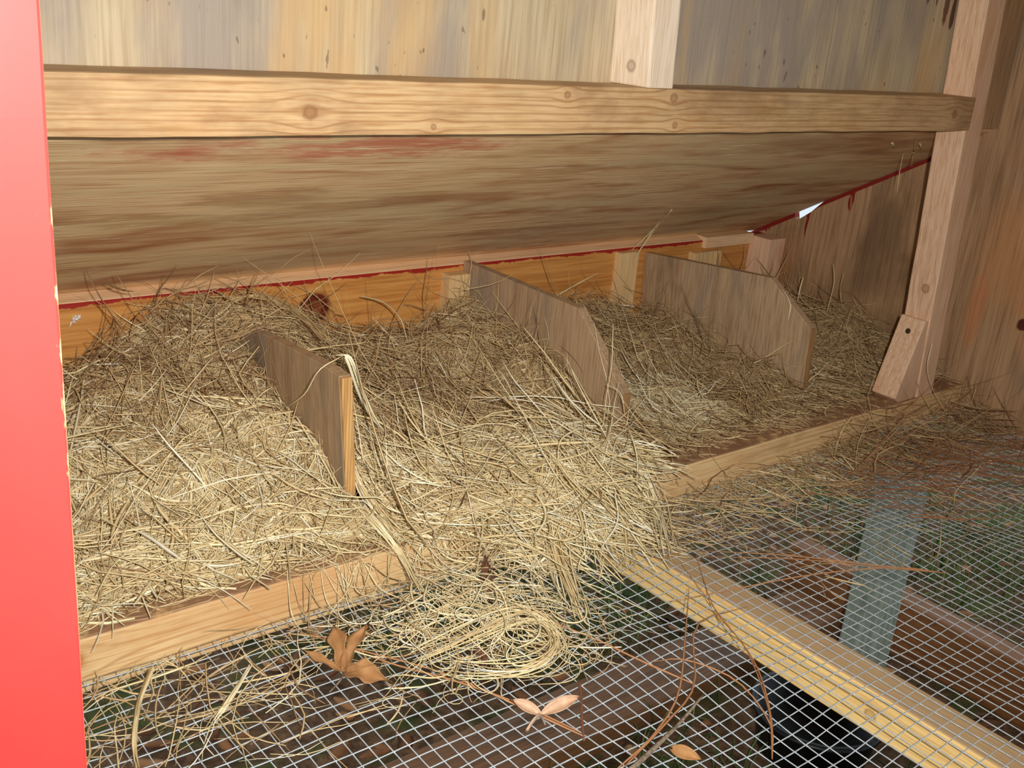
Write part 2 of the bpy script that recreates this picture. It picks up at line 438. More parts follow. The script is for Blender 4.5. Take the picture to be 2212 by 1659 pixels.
def tone_mat(name, stops, rough=0.5, spec=0.35, fine=500.0):
    g = NB(name)
    at = g.t.nodes.new('ShaderNodeAttribute'); at.attribute_name = 'tone'
    n = g.noise(g.pos, 70.0, 3, 0.6)
    f = g.math('ADD', at.outputs['Fac'], g.math('MULTIPLY', g.math('SUBTRACT', n, 0.5), 0.25), clamp=True)
    return g.out(g.ramp(f, stops), rough, spec)
M_hay = tone_mat('dry_hay', [(0.0, (112, 82, 58)), (0.22, (170, 136, 98)), (0.45, (208, 180, 132)), (0.68, (232, 210, 160)), (0.86, (246, 232, 188)), (1.0, (252, 246, 222))])
M_needle = tone_mat('pine_needle', [(0.0, (126, 82, 54)), (0.5, (172, 118, 78)), (1.0, (204, 154, 112))], 0.45)
M_grass = tone_mat('grass_blades', [(0.0, (56, 72, 36)), (0.6, (92, 118, 56)), (1.0, (142, 150, 88))], 0.6)
M_litter = tone_mat('leaf_litter', [(0.0, (78, 52, 36)), (0.35, (128, 84, 56)), (0.7, (164, 112, 72)), (1.0, (192, 144, 100))], 0.75, 0.15)

g = NB('matted_hay')
n1 = g.noise(g.vscale(g.pos, (0.35, 1, 1)), 240.0, 4, 0.65); n2 = g.noise(g.vscale(g.pos, (1, 0.35, 1)), 240.0, 4, 0.65)
nn = g.math('MAXIMUM', n1, n2)
c_ = g.ramp(nn, [(0.35, (96, 70, 48)), (0.55, (168, 134, 96)), (0.75, (216, 186, 138))])
g.bump(nn, 1.0, 0.004)
M_mat = g.out(c_, 0.8, 0.15)

g = NB('dry_oak_leaf')
n1 = g.noise(g.pos, 60.0, 4, 0.6)
M_leaf = g.out(g.ramp(n1, [(0.3, (150, 106, 66)), (0.7, (188, 142, 94))]), 0.5, 0.35)
g = NB('pale_curled_leaf')
n1 = g.noise(g.pos, 60.0, 4, 0.6)
M_leaf2 = g.out(g.ramp(n1, [(0.3, (176, 132, 98)), (0.7, (210, 180, 152))]), 0.5, 0.35)
g = NB('grey_twig_bark')
n1 = g.noise(g.pos, 200.0, 4, 0.6)
M_twig = g.out(g.ramp(n1, [(0.3, (96, 82, 68)), (0.7, (160, 144, 124))]), 0.8, 0.15)
g = NB('brown_feather')
n1 = g.noise(g.pos, 400.0, 3, 0.6)
M_feather = g.out(g.ramp(n1, [(0.3, (88, 54, 40)), (0.7, (142, 98, 76))]), 0.7, 0.2)
g = NB('white_feather'); M_white = g.out((0.9, 0.88, 0.86, 1), 0.6, 0.3)
g = NB('dark_screw'); M_screw = g.out(s2l((90, 80, 68)), 0.4, 0.5, 0.8)
g = NB('black_tub_plastic'); M_black = g.out(s2l((16, 16, 18)), 0.45, 0.4)
g = NB('grey_jug_plastic'); M_jug = g.out(s2l((120, 124, 124)), 0.2, 0.6)

# ------------------------------------------------------------------ structure: the coop shell
XR = 1.425                      # inner face of the right wall
YB = 0.385                      # inner face of the nest back board
RZ = 0.0393                     # top of the front rail

# right wall: one plywood sheet behind the post, cut along the lid line on the nest side
gap0, gap1 = 0.288, 0.334       # a sliver of daylight between lid and wall
poly = [(-0.62, -0.02), (0.42, -0.02), (0.42, lid_z(0.42)-0.001), (gap1+0.004, lid_z(gap1)-0.001), (gap1, lid_z(gap1)-0.0150), (gap0+0.02, lid_z(gap0+0.02)-0.0100), (gap0, lid_z(gap0)-0.001), (0.060, lid_z(0.060)-0.001), (0.060, 0.80), (-0.62, 0.80)]
prism('wall_right', poly, XR, XR+0.012, M_right, bev=0, kind='structure', label='brown weathered plywood side wall beside the corner post', cat='wall')
board('wall_back', -0.45, XR-0.0005, 0.046, 0.058, 0.392, 0.80, M_upper, bev=0, kind='structure', label='weathered grey and amber plywood wall above the crossbeam', cat='wall')
wn = prism('wall_nest', [(-0.40, 0.0), (XR-0.001, 0.0), (XR-0.001, 0.1735), (-0.40, 0.1735)], YB, YB+0.018, M_back, axis=1, bev=0.0004, kind='structure', label='amber pine back board of the nest boxes with red paint along its top', cat='wall')
e = prism('top_edge', [(YB+0.0002, 0.1733), (YB+0.0178, 0.1733), (YB+0.0178, lid_z(YB+0.0178)-0.0002), (YB+0.0002, 0.1742)], -0.40, 1.272, M_strip, bev=0, parent=wn)
e['label'] = 'pale sawn top edge of the back board'
e = board('filler_strip', 1.268, 1.383, YB-0.007, YB+0.0175, 0.1615, 0.1788, M_strip, bev=0.001, parent=wn); e['label'] = 'short pale filler strip under the lid'
PX_ = px(140, 830, 1, -0.350).x
board('wall_front', -0.46, PX_, -0.350, -0.335, -0.05, 0.798, M_red, bev=0.0012, cut='z', wobble=0.0007, kind='structure', label='glossy red painted panel beside the opening, scratched along its edge', cat='wall')
board('wall_entry_blocker', 0.57, XR+0.012, -0.632, -0.620, -0.05, 0.798, M_roofin, bev=0, kind='structure', label='unseen plywood wall added beside the doorway to cut ambient light', cat='wall')  # out of view, added to cut the sky light entering by the doorway
board('wall_corner', 1.30, XR-0.0004, 0.0395, 0.0458, 0.392, 0.798, M_right, bev=0, kind='structure', label='narrow brown plywood strip in the corner behind the post', cat='wall')
board('wall_left_added', -0.462, -0.45, -0.50, 0.42, -0.02, 0.80, M_roofin, bev=0, kind='structure', label='unseen plywood end wall added behind the red panel for light control', cat='wall')  # unseen end wall, added with the roof sheet to keep sky light out
board('ceiling_added', -0.60, 1.55, -0.75, 0.20, 0.80, 0.812, M_roofin, bev=0, kind='structure', label='unseen plywood roof sheet added over the coop for light control', cat='ceiling_added')  # unseen roof sheet, added to control the light inside the coop
board('nest_floor', -0.40, XR-0.001, 0.040, YB-0.0005, 0.022, 0.034, M_nestfloor, bev=0, kind='structure', label='plywood floor sheet under the hay of the nest boxes', cat='floor')

# wire floor -----------------------------------------------------------------
def sag(x, y):
    """unevenness of the stretched hardware cloth; it is held at the rail and the joist"""
    hold = np.clip(np.abs(x-0.733)/0.10, 0, 1)*np.clip(-y/0.10, 0, 1)
    s = 0.0045*np.sin(x*17+1.0)*np.cos(y*19+0.6)+0.0030*np.sin(x*31+y*23)-0.004
    return 0.0006+s*hold*0.8
def wires():
    C = 0.0127
    xs = np.arange(0.0067-20*C, XR-0.004, C); ys = np.arange(-0.0045, -0.64, -C)
    rows = []
    for j, y in enumerate(ys):
        t = np.linspace(xs[0]-0.004, XR-0.003, 150)
        jit = 0.0006*np.sin(t*40+j*1.7)+0.0007*np.sin(t*9+j*0.9)
        rows.append(np.stack([t, y+jit+0.002*np.sin(t*6)*np.clip(-y*4, 0, 1), sag(t, y)+0.0009], 1))
    cols = []
    for i, x in enumerate(xs):
        t = np.linspace(0.004, -0.64, 70)
        jit = 0.0006*np.sin(t*40+i*1.3)+0.0006*np.sin(t*11+i)
        cols.append(np.stack([x+jit, t, sag(x, t)], 1))
    return rows, cols
rows, cols = wires()
def wire_arrays(lines, r, base):
    V = []; Q = []
    a4 = np.arange(4)*math.pi/2+0.4
    for L in lines:
        T = np.gradient(L, axis=0); T /= np.linalg.norm(T, axis=1, keepdims=True)
        A = np.cross(T, [0, 0, 1.0]); A /= np.linalg.norm(A, axis=1, keepdims=True); B = np.cross(A, T)
        ring = L[:, None, :]+r*(A[:, None, :]*np.cos(a4)[None, :, None]+B[:, None, :]*np.sin(a4)[None, :, None])
        K = len(L); b = base+sum(len(v) for v in V)
        V.append(ring.reshape(-1, 3))
        k = np.arange(K-1)[:, None]*4; s = np.arange(4)[None, :]
        Q.append(np.stack([b+k+s, b+k+(s+1) % 4, b+k+4+(s+1) % 4, b+k+4+s], 2).reshape(-1, 4))
    return np.vstack(V), np.vstack(Q)
V1, Q1 = wire_arrays(rows, 0.00057, 0); V2, Q2 = wire_arrays(cols, 0.00055, len(V1))
V = np.vstack([V1, V2]); Q = np.vstack([Q1, Q2])
me = bpy.data.meshes.new('floor')
me.vertices.add(len(V)); me.vertices.foreach_set('co', V.astype(np.float32).ravel())
me.loops.add(Q.size); me.loops.foreach_set('vertex_index', Q.astype(np.int32).ravel())
me.polygons.add(len(Q)); me.polygons.foreach_set('loop_start', np.arange(0, Q.size, 4, dtype=np.int32))
me.polygons.foreach_set('use_smooth', np.ones(len(Q), dtype=bool))
me.update(calc_edges=True); me.materials.append(M_wire)
link(bpy.data.objects.new('floor', me), kind='structure', label='galvanized half-inch wire mesh floor of the coop', cat='floor')

# ground ---------------------------------------------------------------------
GZ = -0.43
bm = bmesh.new()
bmesh.ops.create_grid(bm, x_segments=60, y_segments=60, size=1.0)
from mathutils import noise as mnoise
for v in bm.verts:
    v.co.x = v.co.x*1.9+1.0; v.co.y = v.co.y*1.5+0.2
    v.co.z = GZ+0.012*mnoise.noise(v.co*5)+0.006*mnoise.noise(v.co*17)
mesh_obj('ground', bm, M_soil, smooth=True, kind='structure', label='dark leafy soil under the raised coop', cat='ground')

# ------------------------------------------------------------------ timbers
board('crossbeam', -0.448, 1.2775, 0.0, 0.0455, 0.3955, 0.4355, M_beam, bev=0.0025, cut='x', wobble=0.0009, label='long golden pine crossbeam above the nest lid', cat='beam')
board('front_rail', -0.448, XR-0.004, 0.0, 0.0395, 0.0012, RZ, M_rail, bev=0.0025, cut='x', wobble=0.0009, seed=4.0, label='golden pine rail along the front of the nest boxes on the wire floor', cat='rail')
st = board('wall_stud', 0.7035, 0.7365, -0.003, 0.0462, 0.4355, 0.799, M_stud, bev=0.0018, cut='z', wobble=0.0006, dtop=(-0.022, 0.0), label='pale planed pine stud standing on the crossbeam', cat='stud')
cp = board('corner_post', 1.2985, 1.3385, 0.0, 0.0385, RZ-0.0003, 0.799, M_post, bev=0.0018, cut='z', wobble=0.0006, dtop=(-0.058, 0.004), label='pinkish pine corner post at the right end of the crossbeam', cat='post')
br = prism('corner_brace', [(1.2906, 0.148), (1.2986, RZ-0.0004), (1.258, RZ-0.0004), (1.247, 0.046), (1.281, 0.150)], 0.002, 0.038, M_post, axis=1, bev=0.001, label='short slanting pine brace between corner post and front rail', cat='brace')
bm = bmesh.new()
c = Vector((1.2745, 0.020, 0.132)); nrm = Vector((-0.95, 0, 0.31)); ta = Vector((0.31, 0, 0.95)); tb = Vector((0, 1, 0))
R1 = [bm.verts.new(c+(ta*math.cos(a)+tb*math.sin(a))*0.0038) for a in [k*math.pi/6 for k in range(12)]]
R2 = [bm.verts.new(c+(ta*math.cos(a)+tb*math.sin(a))*0.0030+nrm*0.0012) for a in [k*math.pi/6 for k in range(12)]]
for k in range(12): bm.faces.new((R1[k], R1[(k+1) % 12], R2[(k+1) % 12], R2[k]))
bm.faces.new(R2); bm.faces.new(R1[::-1])
mesh_obj('screw_head', bm, M_screw, parent=br)
board('floor_joist', 0.7150, 0.7530, -0.64, -0.0015, -0.0410, -0.0020, M_joist, bev=0.002, cut='y', wobble=0.0006, label='pine joist running under the wire floor towards the front rail', cat='joist')
board('sill_joist', -0.448, 1.424, 0.034, 0.072, -0.0330, -0.0022, M_rail, bev=0.002, label='pine sill hidden under the front rail', cat='joist')
lg = prism('leg_post', [(1.282, -0.030), (1.338, -0.030), (1.338, 0.026), (1.282, 0.026)], GZ-0.02, -0.042, M_leg, axis=2, bev=0.004, label='grey green square timber leg under the right corner', cat='post')
board('ground_board', 0.20, 1.42, 0.10, 0.20, GZ-0.015, GZ+0.035, M_skid, bev=0.004, label='brown timber lying on the soil along the nest side', cat='board')
board('ground_board', 1.44, 1.485, -0.80, 0.24, GZ-0.01, GZ+0.095, M_skid2, bev=0.004, label='rusty brown timber on edge on the soil beyond the leg', cat='board')

# lid ------------------------------------------------------------------------
tn = Vector((0, LID_Z0-LID_Z1, LID_Y1-LID_Y0)).normalized()*0.012
lid = prism('nest_roof', [(LID_Y0, LID_Z0), (LID_Y1, LID_Z1), (LID_Y1+tn.y, LID_Z1+tn.z), (LID_Y0+tn.y, LID_Z0+tn.z)], -0.448, 1.4305, M_lid, bev=0.0005, label='sloping weathered plywood nest lid under the crossbeam', cat='lid')

# dividers -------------------------------------------------------------------
def divider(poly, x0, lean, label, emat=None):
    emat = emat or M_plyedge2
    top = [q for q in poly]
    o = prism('nest_divider', poly, x0, x0+0.0118, M_part, bev=0.0005, lean=lean, label=label, cat='divider', group='plywood dividers between the nest boxes')
    # sawn front edge with its visible plies, let into the sheet
    yf = poly[0][0]; zt = poly[1][1]
    f = prism('front_edge', [(yf-0.0008, poly[0][1]+0.0005), (yf+0.003, poly[0][1]+0.0005), (yf+0.003, zt-0.001), (yf-0.0008, zt-0.001)], x0+0.0006, x0+0.0112, emat, bev=0, lean=lean, parent=o)
    f['label'] = 'raw sawn front edge showing plies'
    return o
divider([(0.076, 0.0385), (0.078, 0.178), (0.118, 0.1775), (0.260, 0.1635), (YB-0.001, 0.1600), (YB-0.001, 0.0345), (0.0405, 0.0345), (0.0405, 0.0385)][0:1]+[(0.079, 0.176), (0.112, 0.1765), (0.260, 0.1640), (YB-0.001, 0.1600), (YB-0.001, 0.0345), (0.076, 0.0345)],
        0.4585, lambda v: (-(v.z-0.04)*0.075+0.012*(v.y-0.08)/0.3, 0, 0), 'grey brown plywood divider with a square front corner and raw pale edge', M_plyedge)
divider([(0.075, 0.0345), (0.0755, 0.1020), (0.1620, 0.1760), (YB-0.001, 0.1780), (YB-0.001, 0.0345)], 0.806, lambda v: (0, 0, 0), 'brown plywood divider with a long slanting front corner between two pale cleats')
divider([(0.079, 0.0345), (0.080, 0.1345), (0.1530, 0.1835), (YB-0.001, 0.1640), (YB-0.001, 0.0345)], 1.1480, lambda v: (-(v.z-0.04)*0.06, 0, 0), 'dark plywood divider next to the end wall with a clipped front corner')

# cleats on the back board ---------------------------------------------------
def cleat(name, x0, x1, dep, zt, label, mat=None):
    c = board(name, x0, x1, YB-dep, YB+0.0005, 0.0345, zt, mat or M_cleat, bev=0.001, parent=wn); c['label'] = label
cleat('cleat', 0.7725, 0.8050, 0.020, 0.1655, 'pale pine cleat')
cleat('cleat', 1.0800, 1.1180, 0.012, 0.1690, 'pale pine cleat')
cleat('grooved_cleat', 1.2400, 1.3050, 0.012, 0.1570, 'pale grooved pine cleat')
cleat('cleat', 0.4200, 0.4540, 0.020, 0.150, 'pale pine cleat')
cleat('corner_block', 1.3840, 1.4240, 0.040, 0.1745, 'pinkish pine corner block', M_post)
for gx in (1.2455, 1.2900, 1.2960):
    b = board('groove_bead', gx, gx+0.0022, YB-0.0135, YB-0.0115, 0.04, 0.1568, M_cleat, bev=0.0004, parent=wn)

# ------------------------------------------------------------------ hay
# faces of the leaning dividers: x of the (left, right) face at y, z
DIV = [lambda y, z: 0.4585-(z-0.04)*0.075+0.04*(y-0.08), lambda y, z: 0.806+0*y, lambda y, z: 1.1480-(z-0.04)*0.06+0*y]
def div_top(k, y):
    return [np.interp(y, [0.076, 0.0761, 0.112, 0.26, 0.384], [0.034, 0.1765, 0.1768, 0.1642, 0.1602]), np.interp(y, [0.075, 0.0755, 0.162, 0.384], [0.034, 0.102, 0.176, 0.178]), np.interp(y, [0.079, 0.080, 0.153, 0.384], [0.034, 0.1345, 0.1835, 0.164])][k]
def between(X, Y, Z, nest, m):
    """keep points between the divider faces either side of nest box 0..3"""
    lo = DIV[nest-1](Y, Z)+0.0118+m if nest > 0 else -1e3
    hi = DIV[nest](Y, Z)-m if nest < 3 else XR-m
    return np.clip(X, lo, hi)
def clear_of_timber(P):
    """which blades keep out of the corner post, the brace, the cleats and the leaf on the wire"""
    X, Y, Z = P[..., 0], P[..., 1], P[..., 2]
    bad = (X > 1.240) & (X < 1.345) & (Y > -0.003) & (Y < 0.043)
    for x0, x1, d, zt in ((0.7725, 0.8050, 0.020, 0.1655), (1.0800, 1.1180, 0.012, 0.169), (1.2400, 1.3050, 0.014, 0.157), (0.4200, 0.4540, 0.020, 0.150), (1.3840, 1.4240, 0.040, 0.1745)):
        bad |= (X > x0-0.001) & (X < x1+0.001) & (Y > YB-d-0.001) & (Z < zt)
    for k in range(3):
        xl = DIV[k](Y, Z); bad |= (X > xl-0.0008) & (X < xl+0.0126) & (Y > 0.0735) & (Z < div_top(k, Y)+0.0008)
    h = on_wire(745, 1452, 0.006)
    bad |= (np.hypot(X-h.x, Y-h.y) < 0.020) & (Y < 0)
    return ~bad.any(1)
def idw(pts):
    P = np.array(pts)
    def f(x, y):
        d2 = (x[..., None]-P[:, 0])**2+((y[..., None]-P[:, 1]))**2+4e-4
        w = d2**-1.6
        return (w*P[:, 2]).sum(-1)/w.sum(-1)
    return f
def lump(x, y, s=0.0):
    return 0.006*np.sin(x*33+s)*np.sin(y*37+1.3*s)+0.004*np.sin(x*71+y*53+s)+0.003*np.sin(x*23-y*91+2*s)
HA = idw([(0.02, 0.36, 0.09), (0.15, 0.36, 0.10), (0.30, 0.37, 0.108), (0.36, 0.37, 0.135), (0.41, 0.36, 0.158), (0.45, 0.34, 0.160), (0.44, 0.29, 0.140), (0.44, 0.21, 0.108), (0.44, 0.13, 0.090), (0.455, 0.08, 0.055),
          (0.33, 0.28, 0.125), (0.28, 0.20, 0.100), (0.20, 0.28, 0.09), (0.36, 0.16, 0.092), (0.20, 0.14, 0.062), (0.30, 0.09, 0.058), (0.38, 0.07, 0.060), (0.20, 0.05, 0.042), (0.32, 0.035, 0.040), (0.44, 0.035, 0.044), (0.05, 0.1, 0.05), (0.0, 0.2, 0.07)])
HB = idw([(0.48, 0.37, 0.160), (0.54, 0.37, 0.140), (0.63, 0.37, 0.100), (0.725, 0.37, 0.100), (0.79, 0.37, 0.138), (0.79, 0.24, 0.122), (0.79, 0.19, 0.110), (0.79, 0.11, 0.062), (0.79, 0.06, 0.052),
          (0.49, 0.28, 0.150), (0.49, 0.18, 0.140), (0.49, 0.11, 0.095), (0.56, 0.28, 0.115), (0.65, 0.28, 0.105), (0.74, 0.28, 0.128), (0.60, 0.18, 0.090), (0.70, 0.18, 0.088), (0.60, 0.09, 0.062), (0.70, 0.09, 0.070), (0.50, 0.06, 0.058), (0.60, 0.03, 0.048), (0.70, 0.02, 0.060), (0.78, 0.02, 0.045), (0.50, 0.02, 0.043)])
HC = idw([(0.83, 0.37, 0.115), (0.95, 0.37, 0.112), (1.05, 0.37, 0.102), (1.13, 0.37, 0.075), (1.13, 0.27, 0.074), (1.13, 0.14, 0.060), (1.13, 0.07, 0.046), (0.83, 0.25, 0.108), (0.83, 0.15, 0.075), (0.84, 0.07, 0.050),
          (0.95, 0.27, 0.085), (1.05, 0.24, 0.088), (0.95, 0.17, 0.050), (1.04, 0.15, 0.052), (0.95, 0.08, 0.042), (1.08, 0.08, 0.044), (0.90, 0.03, 0.041), (1.05, 0.035, 0.041)])
HD = idw([(1.17, 0.37, 0.10), (1.30, 0.37, 0.105), (1.41, 0.35, 0.100), (1.41, 0.25, 0.095), (1.41, 0.18, 0.092), (1.41, 0.11, 0.072), (1.30, 0.25, 0.085), (1.18, 0.22, 0.078), (1.28, 0.14, 0.060), (1.18, 0.10, 0.050), (1.36, 0.08, 0.055), (1.25, 0.06, 0.045), (1.38, 0.05, 0.045)])

def low(y): return 0.011*np.clip((y-0.08)/0.12, 0, 1)
def mound(name, H, x0, x1, y0, y1, seed, parent, nest):
    nx, ny = int((x1-x0)/0.006), int((y1-y0)/0.006)
    X, Y = np.meshgrid(np.linspace(x0, x1, nx), np.linspace(y0, y1, ny), indexing='ij')
    Z = H(X, Y)+lump(X, Y, seed)*np.clip((Y-0.05)*12, 0, 1)-0.009-low(Y)
    edge = np.clip((Y-y0)/0.03, 0, 1)
    Z = 0.033+np.maximum(Z-0.033, 0.0)*edge
    X = np.where(Y > 0.070, between(X, Y, Z, nest, 0.0004), X)
    bm = bmesh.new(); G = [[bm.verts.new((X[i, j], Y[i, j], Z[i, j])) for j in range(ny)] for i in range(nx)]
    for i in range(nx-1):
        for j in range(ny-1): bm.faces.new((G[i][j], G[i+1][j], G[i+1][j+1], G[i][j+1]))
    return mesh_obj(name, bm, M_mat, parent=parent, smooth=True)

def lay(n, H, x0, x1, y0, y1, L=(0.02, 0.09), lift=0.012, tone=(0.45, 0.2), seed=0.0, az=None, K=6, stick=0.03, wide=(0.0006, 0.0014), clampx=True, dens=None, curl=0.6, ylim=None, nest=None, over=False):
    """centre lines of hay blades resting on the heap surface H"""
    x = rng.uniform(x0, x1, n); y = rng.uniform(y0, y1, n)
    if dens is not None:
        keep = rng.uniform(size=n) < dens(x, y); x, y = x[keep], y[keep]; n = len(x)
    l = rng.gamma(3.0, 1.0, n); l = L[0]+(L[1]-L[0])*np.clip(l/7, 0, 1.4)
    a = rng.uniform(0, 2*np.pi, n) if az is None else rng.normal(az[0], az[1], n)
    t = np.linspace(-0.5, 0.5, K)[None, :]
    bend = rng.normal(0, 0.5*curl, n)[:, None]; bend2 = rng.normal(0, 0.35*curl, n)[:, None]
    ang = a[:, None]+bend*t*2+bend2*np.sin(t*6)
    dx = np.cos(ang); dy = np.sin(ang); step = (l/(K-1))[:, None]
    X = x[:, None]+np.cumsum(dx*step, 1)-(dx*step).sum(1, keepdims=True)/2
    Y = y[:, None]+np.cumsum(dy*step, 1)-(dy*step).sum(1, keepdims=True)/2
    if clampx:
        X = np.clip(X, x0+0.001+0.001*rng.uniform(size=X.shape), x1-0.001-0.001*rng.uniform(size=X.shape)); 
    if ylim: Y = np.clip(Y, ylim[0], ylim[1])
    Y = np.minimum(Y, YB-0.002-0.002*rng.uniform(size=Y.shape))
    Z = H(X, Y)+lump(X, Y, seed)*np.clip((Y-0.05)*12, 0, 1)-low(Y)
    Zm = Z.mean(1, keepdims=True); flat = rng.uniform(0.2, 0.8, n)[:, None]
    Z = np.maximum(Z*(1-flat)+(Zm+(Z[:, -1:]-Z[:, :1])*t)*flat, Z-0.003)
    Z = Z+rng.gamma(1.3, lift*0.35, n)[:, None]-0.004+rng.normal(0, 0.06, n)[:, None]*t*l[:, None]*2
    st = (rng.uniform(size=n) < stick)[:, None]
    Z = Z+np.where(st, (t+0.5)**1.3*l[:, None]*rng.uniform(0.3, 1.0, n)[:, None], 0.0)
    Z = np.maximum(Z, np.where(Y > (-0.009 if ylim is None else 0.0), RZ+0.0004, 0.002))
    Z = np.minimum(Z, np.where(Y > 0.05, lid_z(Y)-0.004, 9.0))
    if K >= 20:   # blades hang over the rail edge in a soft curve
        for _ in range(3):
            Zp = np.pad(Z, ((0, 0), (1, 1)), mode='edge'); Z = 0.25*Zp[:, :-2]+0.5*Z+0.25*Zp[:, 2:]
        Z = np.maximum(Z, np.where(Y > -0.005, RZ+0.0004, 0.002))
    X = np.minimum(X, XR-0.002)
    if over:      # lies on the top edge of the square divider
        xl = DIV[0](Y, Z); Z = np.where((X > xl-0.004) & (X < xl+0.016) & (Y > 0.07), np.maximum(Z, div_top(0, Y)+0.0022), Z)
    if nest is not None:
        X = np.where(Y > 0.072, between(X, Y, Z, nest, 0.0012+0.001*rng.uniform(size=X.shape)), X)
    P = np.stack([X, Y, Z], 2); ok = clear_of_timber(P); n = int(ok.sum())
    return P[ok], rng.uniform(wide[0], wide[1], n)*rng.choice([1, 1, 1, 1.6], n), np.clip(rng.normal(tone[0], tone[1], n), 0, 1)

def heap(name, H, x0, x1, nest, batches, seed, label, my0=0.0402):
    root = bpy.data.objects.new(name, None); link(root, label=label, cat='hay', kind='stuff'); root.location = ((x0+x1)/2, 0.2, RZ-0.003)
    mo = mound('hay_bed', H, x0, x1, my0, YB-0.001, seed, root, nest); mo['kind'] = 'stuff'
    Ps, Ws, Ts = [], [], []
    for b in batches:
        b.setdefault('seed', seed); b['nest'] = nest
        P, w, t = lay(b.pop('n'), H, b.pop('x0', x0), b.pop('x1', x1), b.pop('y0', 0.04), b.pop('y1', YB-0.003), **b)
        Ps.append(P); Ws.append(w); Ts.append(t)
    s = strands_mesh('hay_strands', np.concatenate(Ps), np.concatenate(Ws), np.concatenate(Ts), M_hay, parent=root, kind='stuff')
    return root
front = lambda x, y: np.clip((y-0.012)/0.06, 0.05, 1)
heap('hay_heap', HA, -0.30, 0.4600, 0, [dict(n=13000, x0=0.10, L=(0.012, 0.075), y0=0.012, tone=(0.60, 0.24), dens=front, wide=(0.0007, 0.0018)), dict(n=2200, x0=0.15, y0=0.03, y1=0.22, tone=(0.78, 0.15), L=(0.04, 0.13), lift=0.012, stick=0.0, wide=(0.001, 0.0026)),
     dict(n=900, x0=0.28, y0=0.2, tone=(0.32, 0.15), lift=0.022, stick=0.10, L=(0.03, 0.12))], 0.3, 'tall pale hay heap in the nest box beside the red panel')
heap('hay_heap', HB, 0.4660, 0.8050, 1, [dict(n=15000, L=(0.012, 0.07), y0=0.004, tone=(0.46, 0.24), dens=lambda x, y: np.clip((y+0.02)/0.05, 0.2, 1)), dict(n=1500, y0=0.0, y1=0.10, tone=(0.78, 0.14), L=(0.05, 0.16), lift=0.016, az=(2.6, 0.8), wide=(0.001, 0.0024)),
     dict(n=1100, y0=0.18, tone=(0.42, 0.15), lift=0.022, stick=0.08, L=(0.03, 0.14))], 1.1, 'greenish hay heap spilling forward between the square and slanting dividers')
heap('hay_heap', HC, 0.8190, 1.1470, 2, [dict(n=11000, L=(0.012, 0.06), y0=0.012, tone=(0.42, 0.20), dens=front), dict(n=1400, x0=0.86, x1=1.00, y0=0.07, y1=0.20, tone=(0.86, 0.1), L=(0.03, 0.09)), dict(n=900, y0=0.18, tone=(0.34, 0.15), lift=0.022, stick=0.10, L=(0.03, 0.11)),
     dict(n=900, x0=0.98, y0=0.07, y1=0.25, tone=(0.30, 0.12), L=(0.02, 0.07), lift=0.015)], 2.2, 'hollowed hay nest with pale straw in its middle')
heap('hay_heap', HD, 1.1560, XR-0.001, 3, [dict(n=6500, L=(0.012, 0.07), y0=0.03, tone=(0.40, 0.17), dens=front), dict(n=500, y0=0.15, tone=(0.36, 0.15), lift=0.022, stick=0.16, L=(0.04, 0.12))], 3.1, 'darker hay heap in the end nest box by the side wall')

# hay that spilled over the rail and onto the wire
def HS(x, y):
    over = 1/(1+np.exp(-(y+0.006)/0.006))
    m = 0.030*np.exp(-((x-0.64)/0.10)**2-((y+0.02)/0.05)**2)+0.016*np.exp(-((x-0.50)/0.10)**2-((y+0.10)/0.06)**2)+0.012*np.exp(-((x-0.48)/0.09)**2-((y+0.03)/0.05)**2)
    top = RZ+0.004+0.020*np.exp(-((x-0.66)/0.08)**2-((y-0.02)/0.05)**2)
    return over*top+(1-over)*(0.004+m)
def pile(name, specs, label, mat=M_hay, **kw):
    Ps, Ws, Ts = [], [], []
    for b in specs:
        P, w, t = lay(b.pop('n'), b.pop('H', HS), b.pop('x0'), b.pop('x1'), b.pop('y0'), b.pop('y1'), clampx=False, **b)
        Ps.append(P); Ws.append(w); Ts.append(t)
    return strands_mesh(name, np.concatenate(Ps), np.concatenate(Ws), np.concatenate(Ts), mat, label=label, kind='stuff', **kw)
pile('spilled_hay', [dict(n=4200, wide=(0.0008, 0.0022), x0=0.44, x1=0.76, y0=-0.07, y1=0.06, tone=(0.76, 0.16), L=(0.03, 0.15), lift=0.02, K=22, dens=lambda x, y: np.exp(-((x-0.66)/0.075)**2-((y-0.0)/0.06)**2)),
                     dict(n=1100, x0=0.36, x1=0.64, y0=-0.17, y1=-0.01, tone=(0.76, 0.16), L=(0.03, 0.14), lift=0.012, K=22, curl=2.0, dens=lambda x, y: np.exp(-((x-0.49)/0.08)**2-((y+0.09)/0.055)**2)),
                     dict(n=110, x0=0.36, x1=0.62, y0=-0.02, y1=0.05, tone=(0.62, 0.16), L=(0.05, 0.13), lift=0.01, K=22, az=(-1.57, 0.5))],
     'pale hay spilled over the front rail onto the wire', cat='hay')
flatH = lambda x, y: 0.004+0*x
pile('scattered_hay', [dict(n=120, H=flatH, ylim=(-0.6, -0.0025), x0=0.16, x1=0.40, y0=-0.12, y1=-0.004, tone=(0.56, 0.18), L=(0.03, 0.11), lift=0.006),
                       dict(n=90, H=flatH, ylim=(-0.6, -0.0025), x0=0.20, x1=0.60, y0=-0.18, y1=-0.02, tone=(0.6, 0.18), L=(0.03, 0.10), lift=0.004)],
     'thin scatter of hay on the wire near the red panel', cat='hay')
